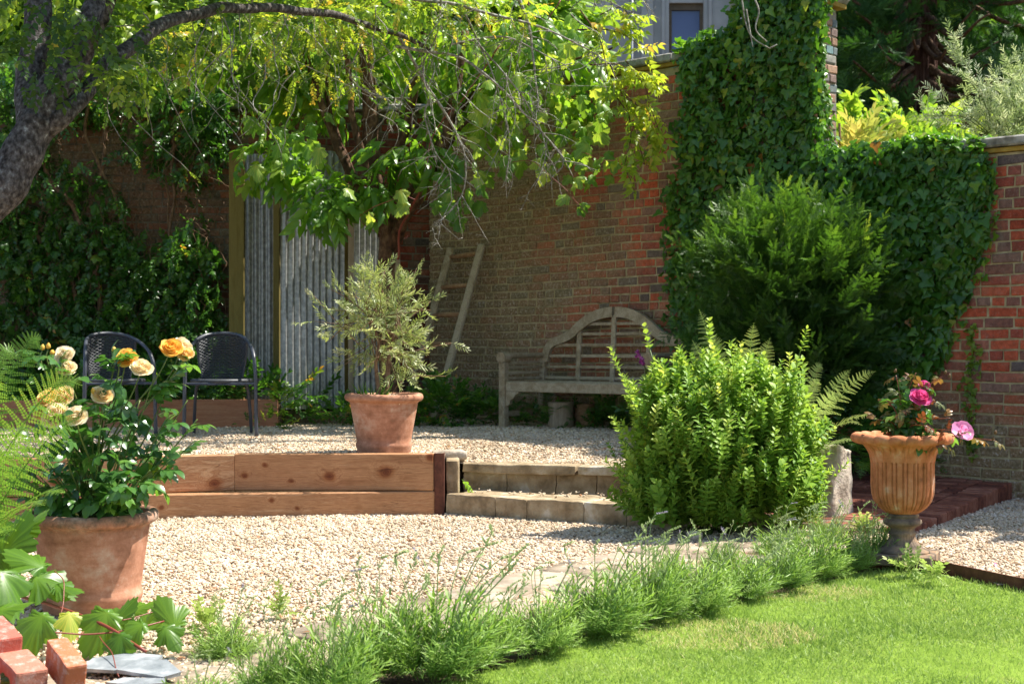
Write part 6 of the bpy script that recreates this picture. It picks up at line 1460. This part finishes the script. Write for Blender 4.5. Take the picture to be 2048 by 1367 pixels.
for pts, r in (([(-30, 1130, 5.6), (30, 1185, 5.4), (100, 1210, 5.3), (170, 1235, 5.15), (230, 1262, 5.05), (290, 1300, 4.95)], .006), ([(60, 1268, 4.98), (120, 1266, 5.0), (190, 1266, 5.05), (250, 1262, 5.1), (330, 1240, 5.2)], .003), ([(200, 1270, 5.0), (225, 1310, 4.85), (240, 1350, 4.75)], .002), ([(120, 1230, 5.2), (130, 1165, 5.3), (105, 1140, 5.35)], .002), ([(240, 1240, 5.2), (300, 1225, 5.3), (330, 1218, 5.35)], .002)):
    q = gnarl(curve(pix(pts), 24), .006, 12); q[:, 2] = np.maximum(q[:, 2], .01); tube(gs, q, r, 6)
build("foliage", g, M['vine_leaf'], v2); build("stems", gs, M['redstem'], v2)

# ---- background trees
def bgtree(name, label, base, h, crown, mat, tr=.2, trmat='bark_brown', group="trees beyond the walls", ns=None, tpl=TWD, size=.8, rn=(.5, .22), gap=None):
    base = np.array(base, float); t = thing(name, label, "tree", base, group); g = G()
    tube(g, gnarl(curve([base, base+[.1, 0, h*.5], base+[0, 0, h]], 14), .06, 1.), np.linspace(tr, tr*.4, 14), 10); build("trunk", g, M[trmat], t)
    g = G()
    for (dx, dy, z, rx, ry, rz, n) in crown: cloud(g, base+[dx, dy, z], (rx, ry, rz), n, tpl, size, .45, .3, rnd=rn, gap=gap)
    build("crown", g, mat, t)
bgtree("broadleaf_tree", "sunlit broadleaf tree beyond the left end of the wall", (-5.2, 19, 0), 5, [(0, 0, 4.6, 2.2, 1.6, 2.4, 1500), (1.2, .5, 6.6, 2.2, 1.5, 1.8, 900)], M['backleaf'], size=.5)
bgtree("broadleaf_tree", "sunlit broadleaf tree beyond the wall above the corrugated iron", (-2.0, 18, 0), 5, [(0, 0, 4.3, 1.9, 1.4, 2.0, 1500), (0, .5, 6.2, 2., 1.5, 1.6, 900)], M['backleaf'], size=.45)
bgtree("broadleaf_tree", "yellow green tree beyond the wall left of the grey house", (.55, 17.6, 0), 5, [(-.5, 0, 4.1, .9, 1.0, 1.5, 800), (-1.0, .4, 5.4, .9, 1.0, .9, 400)], M['backleaf'], size=.4, rn=(.7, .2))
# big dark conifer at the right
kb = np.array([(1838-1024)/F*26, 26, 0.]); kt = thing("conifer_tree", "big dark conifer with a thick fluted red brown trunk beyond the low wall", "tree", kb, "trees beyond the walls")
g = G(); lathe(g, [(.52, 0), (.40, 1.5), (.33, 4), (.29, 7), (.25, 10), (.2, 13)], 60, 0, lambda r, z, a, k: (r*(1+.09*np.sin(9*a+z*.4)+.05*np.sin(17*a-z*.3)), z), kb); build("trunk", g, M['redwood'], kt)
CF = compose([stem3([[0, 0, 0], [0, .6, -.08], [0, 1, -.1]], .02)]+[xf(NS, frames(np.array([[sin(a), cos(a), r_]]), np.array([[0, 0, 1.]]))[0], .42, [0, f, -.05]) for a, f, r_ in ((.9, .2, 0), (-.9, .25, .1), (.8, .45, .1), (-.8, .5, -.1), (.6, .7, 0), (-.6, .75, .1), (0, .85, 0), (.4, .6, .5), (-.4, .4, .5))])
g = G(); gb = G()
for k in range(86):
    z = rng.uniform(4.0, 11.5); a = rng.uniform(0, 2*pi); L_ = rng.uniform(1.6, 4.2)
    if k < 46: a = rng.uniform(-pi, 0)
    e_ = kb+[cos(a)*L_, sin(a)*L_*.7, z-rng.uniform(.0, .8)]; b = kb+[cos(a)*.25, sin(a)*.25, z]; q = gnarl(curve([b, (b+e_)/2-[0, 0, .35], e_], 14), .07, 1.5); tube(gb, q, np.linspace(.06, .015, 14), 6)
    pos, T, f = along([q], 6, .3, 1.02)
    for c in pos:
        if abs(c[0]-kb[0]) < .8 and c[1] < 26.3 and (c[2] < 6.7 or 7.1 < c[2] < 8): continue
        cloud(g, c+[0, 0, .05], (.38, .38, .20), 9, CF, .34, .6, -.1, rnd=(.35, .25), up=.3)
build("limbs", gb, M['bark_brown'], kt); build("crown", g, M['conifer'], kt)
bgtree("woodland_tree", "dark woodland tree far behind the conifer, left of its trunk", (8.3, 36, 0), 8, [(0, 0, 5, 4., 2.5, 5., 2200), (1, 0, 10, 4, 2.5, 4, 1500)], M['backleaf'], size=.9, rn=(.3, .2), gap=.5)
bgtree("woodland_tree", "dark woodland tree far behind the conifer, right of its trunk", (13.6, 37, 0), 8, [(0, 0, 5, 4., 2.5, 5.5, 2200), (0, 0, 10, 4, 2.5, 4, 1500)], M['backleaf'], size=.9, rn=(.3, .2), gap=.5)
bgtree("woodland_tree", "tallest woodland tree, closing the gap at the back", (11, 44, 0), 10, [(0, 0, 7, 9, 3, 7, 4200), (0, 0, 14, 8, 3, 5, 1800)], M['conifer'], size=1.5, rn=(.5, .25))
# lit shrubs behind the low wall
def hedge(name, label, c, rad, n, tpl, size, mat, rn):
    c = np.array(c, float); t = thing(name, label, "shrub", c*[1, 1, 0]); g = G(); cloud(g, c, rad, n, tpl, size, .5, -.1, rnd=rn, up=.5, out=1.1); build("foliage", g, mat, t)
    g = G()
    for k in range(9): tube(g, curve([c*[1, 1, 0]+rng.normal(0, .1, 3)*[1, 1, 0], c*[1, 1, .6]+rng.normal(0, .15, 3), c+rng.normal(0, .3, 3)], 8), .012, 5)
    build("stems", g, M['vinestem'], t)
hedge("golden_shrub", "golden yellow leaved shrub rising behind the low wall by the pier", P(1715, 330, 14.0), (.42, .4, .30), 120, twig_tpl(leaf_tpl(.4, (0, .8, 1, .6, 0), .2, .1), 9, .5, 40, .1, 31), .20, M['gold_leaf'], (.5, .3))
hedge("broadleaf_shrub", "green shrub behind the low wall beside the golden one", P(1800, 345, 14.6), (.8, .5, .40), 420, TWO, .16, M['backleaf'], (.7, .2))
hedge("broadleaf_shrub", "pale green bush behind the conifer foot, farther off", P(1750, 330, 20), (1.6, .8, .8), 620, TWD, .28, M['backleaf'], (.7, .2))
g = G(); gs = G(); sv0 = P(2030, 330, 12.4)*[1, 1, 0]; sv = thing("silver_shrub", "silvery narrow leaved shrub arching over the low wall at the right edge", "shrub", sv0)
SV = twig_tpl(LANCE, 16, .24, 45, .15, 41, .008, True, False, .2); arms = []
for k in range(85):
    px = rng.normal(2040, 75); py = rng.uniform(120, 300)+abs(px-2040)*.5; e_ = P(px, py, rng.uniform(11.9, 12.8)); b = sv0+rng.normal(0, .15, 3)*[1, 1, 0]+[0, 0, 1.6]; arms.append(curve([b, b+(e_-b)*[.35, .35, .7]+[0, 0, .1], e_], 12))
for pts in ([(1990, 260, 12.2), (1950, 160, 12.1), (1925, 115, 12.1), (1905, 85, 12.1)], [(1990, 250, 12.2), (1960, 190, 12.1), (1930, 150, 12.1), (1920, 120, 12.1)], [(1990, 280, 12.2), (1930, 235, 12.1), (1880, 232, 12.1), (1848, 230, 12.1)], [(2000, 250, 12.2), (1975, 200, 12.1), (1990, 140, 12.1), (2040, 120, 12.1)], [(1990, 280, 12.3), (1950, 240, 12.2), (1910, 215, 12.1), (1890, 205, 12.1)]): arms.append(curve(pix(pts), 12))
for q in arms: tube(gs, q, np.linspace(.006, .002, 12), 4)
pos, T, f = along(arms, 10, .3, 1.); n = len(pos); scatter(g, SV, pos, frames(nrm(T+rng.normal(0, .6, (n, 3))), rdir(n)), rng.uniform(.15, .24, n)); build("foliage", g, M['silver'], sv); build("stems", gs, M['greenstem'], sv)
# tall tree off frame right, behind the low wall: its shade falls on the right hand gravel
bgtree("broadleaf_tree", "tree standing behind the low wall beyond the right edge", (6.9, 10.6, 0), 4, [(-.6, -.6, 3.9, 1.5, 1.2, 1.2, 700)], M['backleaf'], size=.45)

# ---- scattered debris
g = G(); pts = [PZ(rng.uniform(260, 1300), rng.uniform(1040, 1240), .014) for _ in range(70)]+[(*xy, ZT+.012) for xy in np.c_[rng.uniform(-3.5, 1.2, 150), rng.uniform(9.9, 13, 150)]]+[(*xy, .02) for xy in np.c_[rng.uniform(-1.7, .2, 70), rng.uniform(4.9, 6.6, 70)]]
pts = np.array(pts); n = len(pts); scatter(g, SMALL, pts, frames(rdir(n)*[1, 1, .1], nrm(rng.normal(0, .3, (n, 3))+[0, 0, 1])), rng.uniform(.015, .04, n)); tag(build("fallen_leaves", g, M['dead'], kind="stuff"), "dry brown leaves scattered on the gravel and paving", "leaves")
g = G()
for (px, py) in ((1985, 1125), (1992, 1128), (1955, 1136)): scatter(g, SMALL, PZ(px, py, .012)[None], frames(rdir(1)*[1, 1, .1], np.array([[0, 0, 1.]])), [.03], [.5])
tag(build("fallen_petals", g, M['prose'], kind="stuff"), "few pink petals dropped on the gravel right of the urn", "petals")
# weeds between stones
for i, (px, py, sc, lab) in enumerate(((1620, 1050, 1., "weedy tuft on the bricks left of the urn"), (1560, 1050, .8, "weedy tuft at the shrub's right foot"), (1820, 1140, .8, "small weed against the urn plinth at the lawn edge"), (1870, 1150, .5, "tiny weed beside the steel edging"), (410, 1255, .7, "little weed in the paving joint by the vine"), (560, 1230, .5, "small weed on the gravel edge below the sleepers"), (1730, 1060, .9, "weedy tuft just left of the urn stem"))):
    c = PZ(px, py, .02); g = G(); cloud(g, c+[0, 0, .01], (.02*sc, .02*sc, .01), int(26*sc), TW, .09, .6, -.3, rnd=(.6, .2), up=.5); n = 30; scatter(g, BLADE, c+rng.normal(0, .03, (n, 3))*[1, 1, 0], frames(nrm(rng.normal(0, .4, (n, 3))+[0, 0, 1]), rdir(n)), np.c_[np.full(n, .05), rng.uniform(.04, .11, n)*sc, np.full(n, .08)]); tag(build("weed", g, M['grass']), lab, "weed", "weeds between the stones")
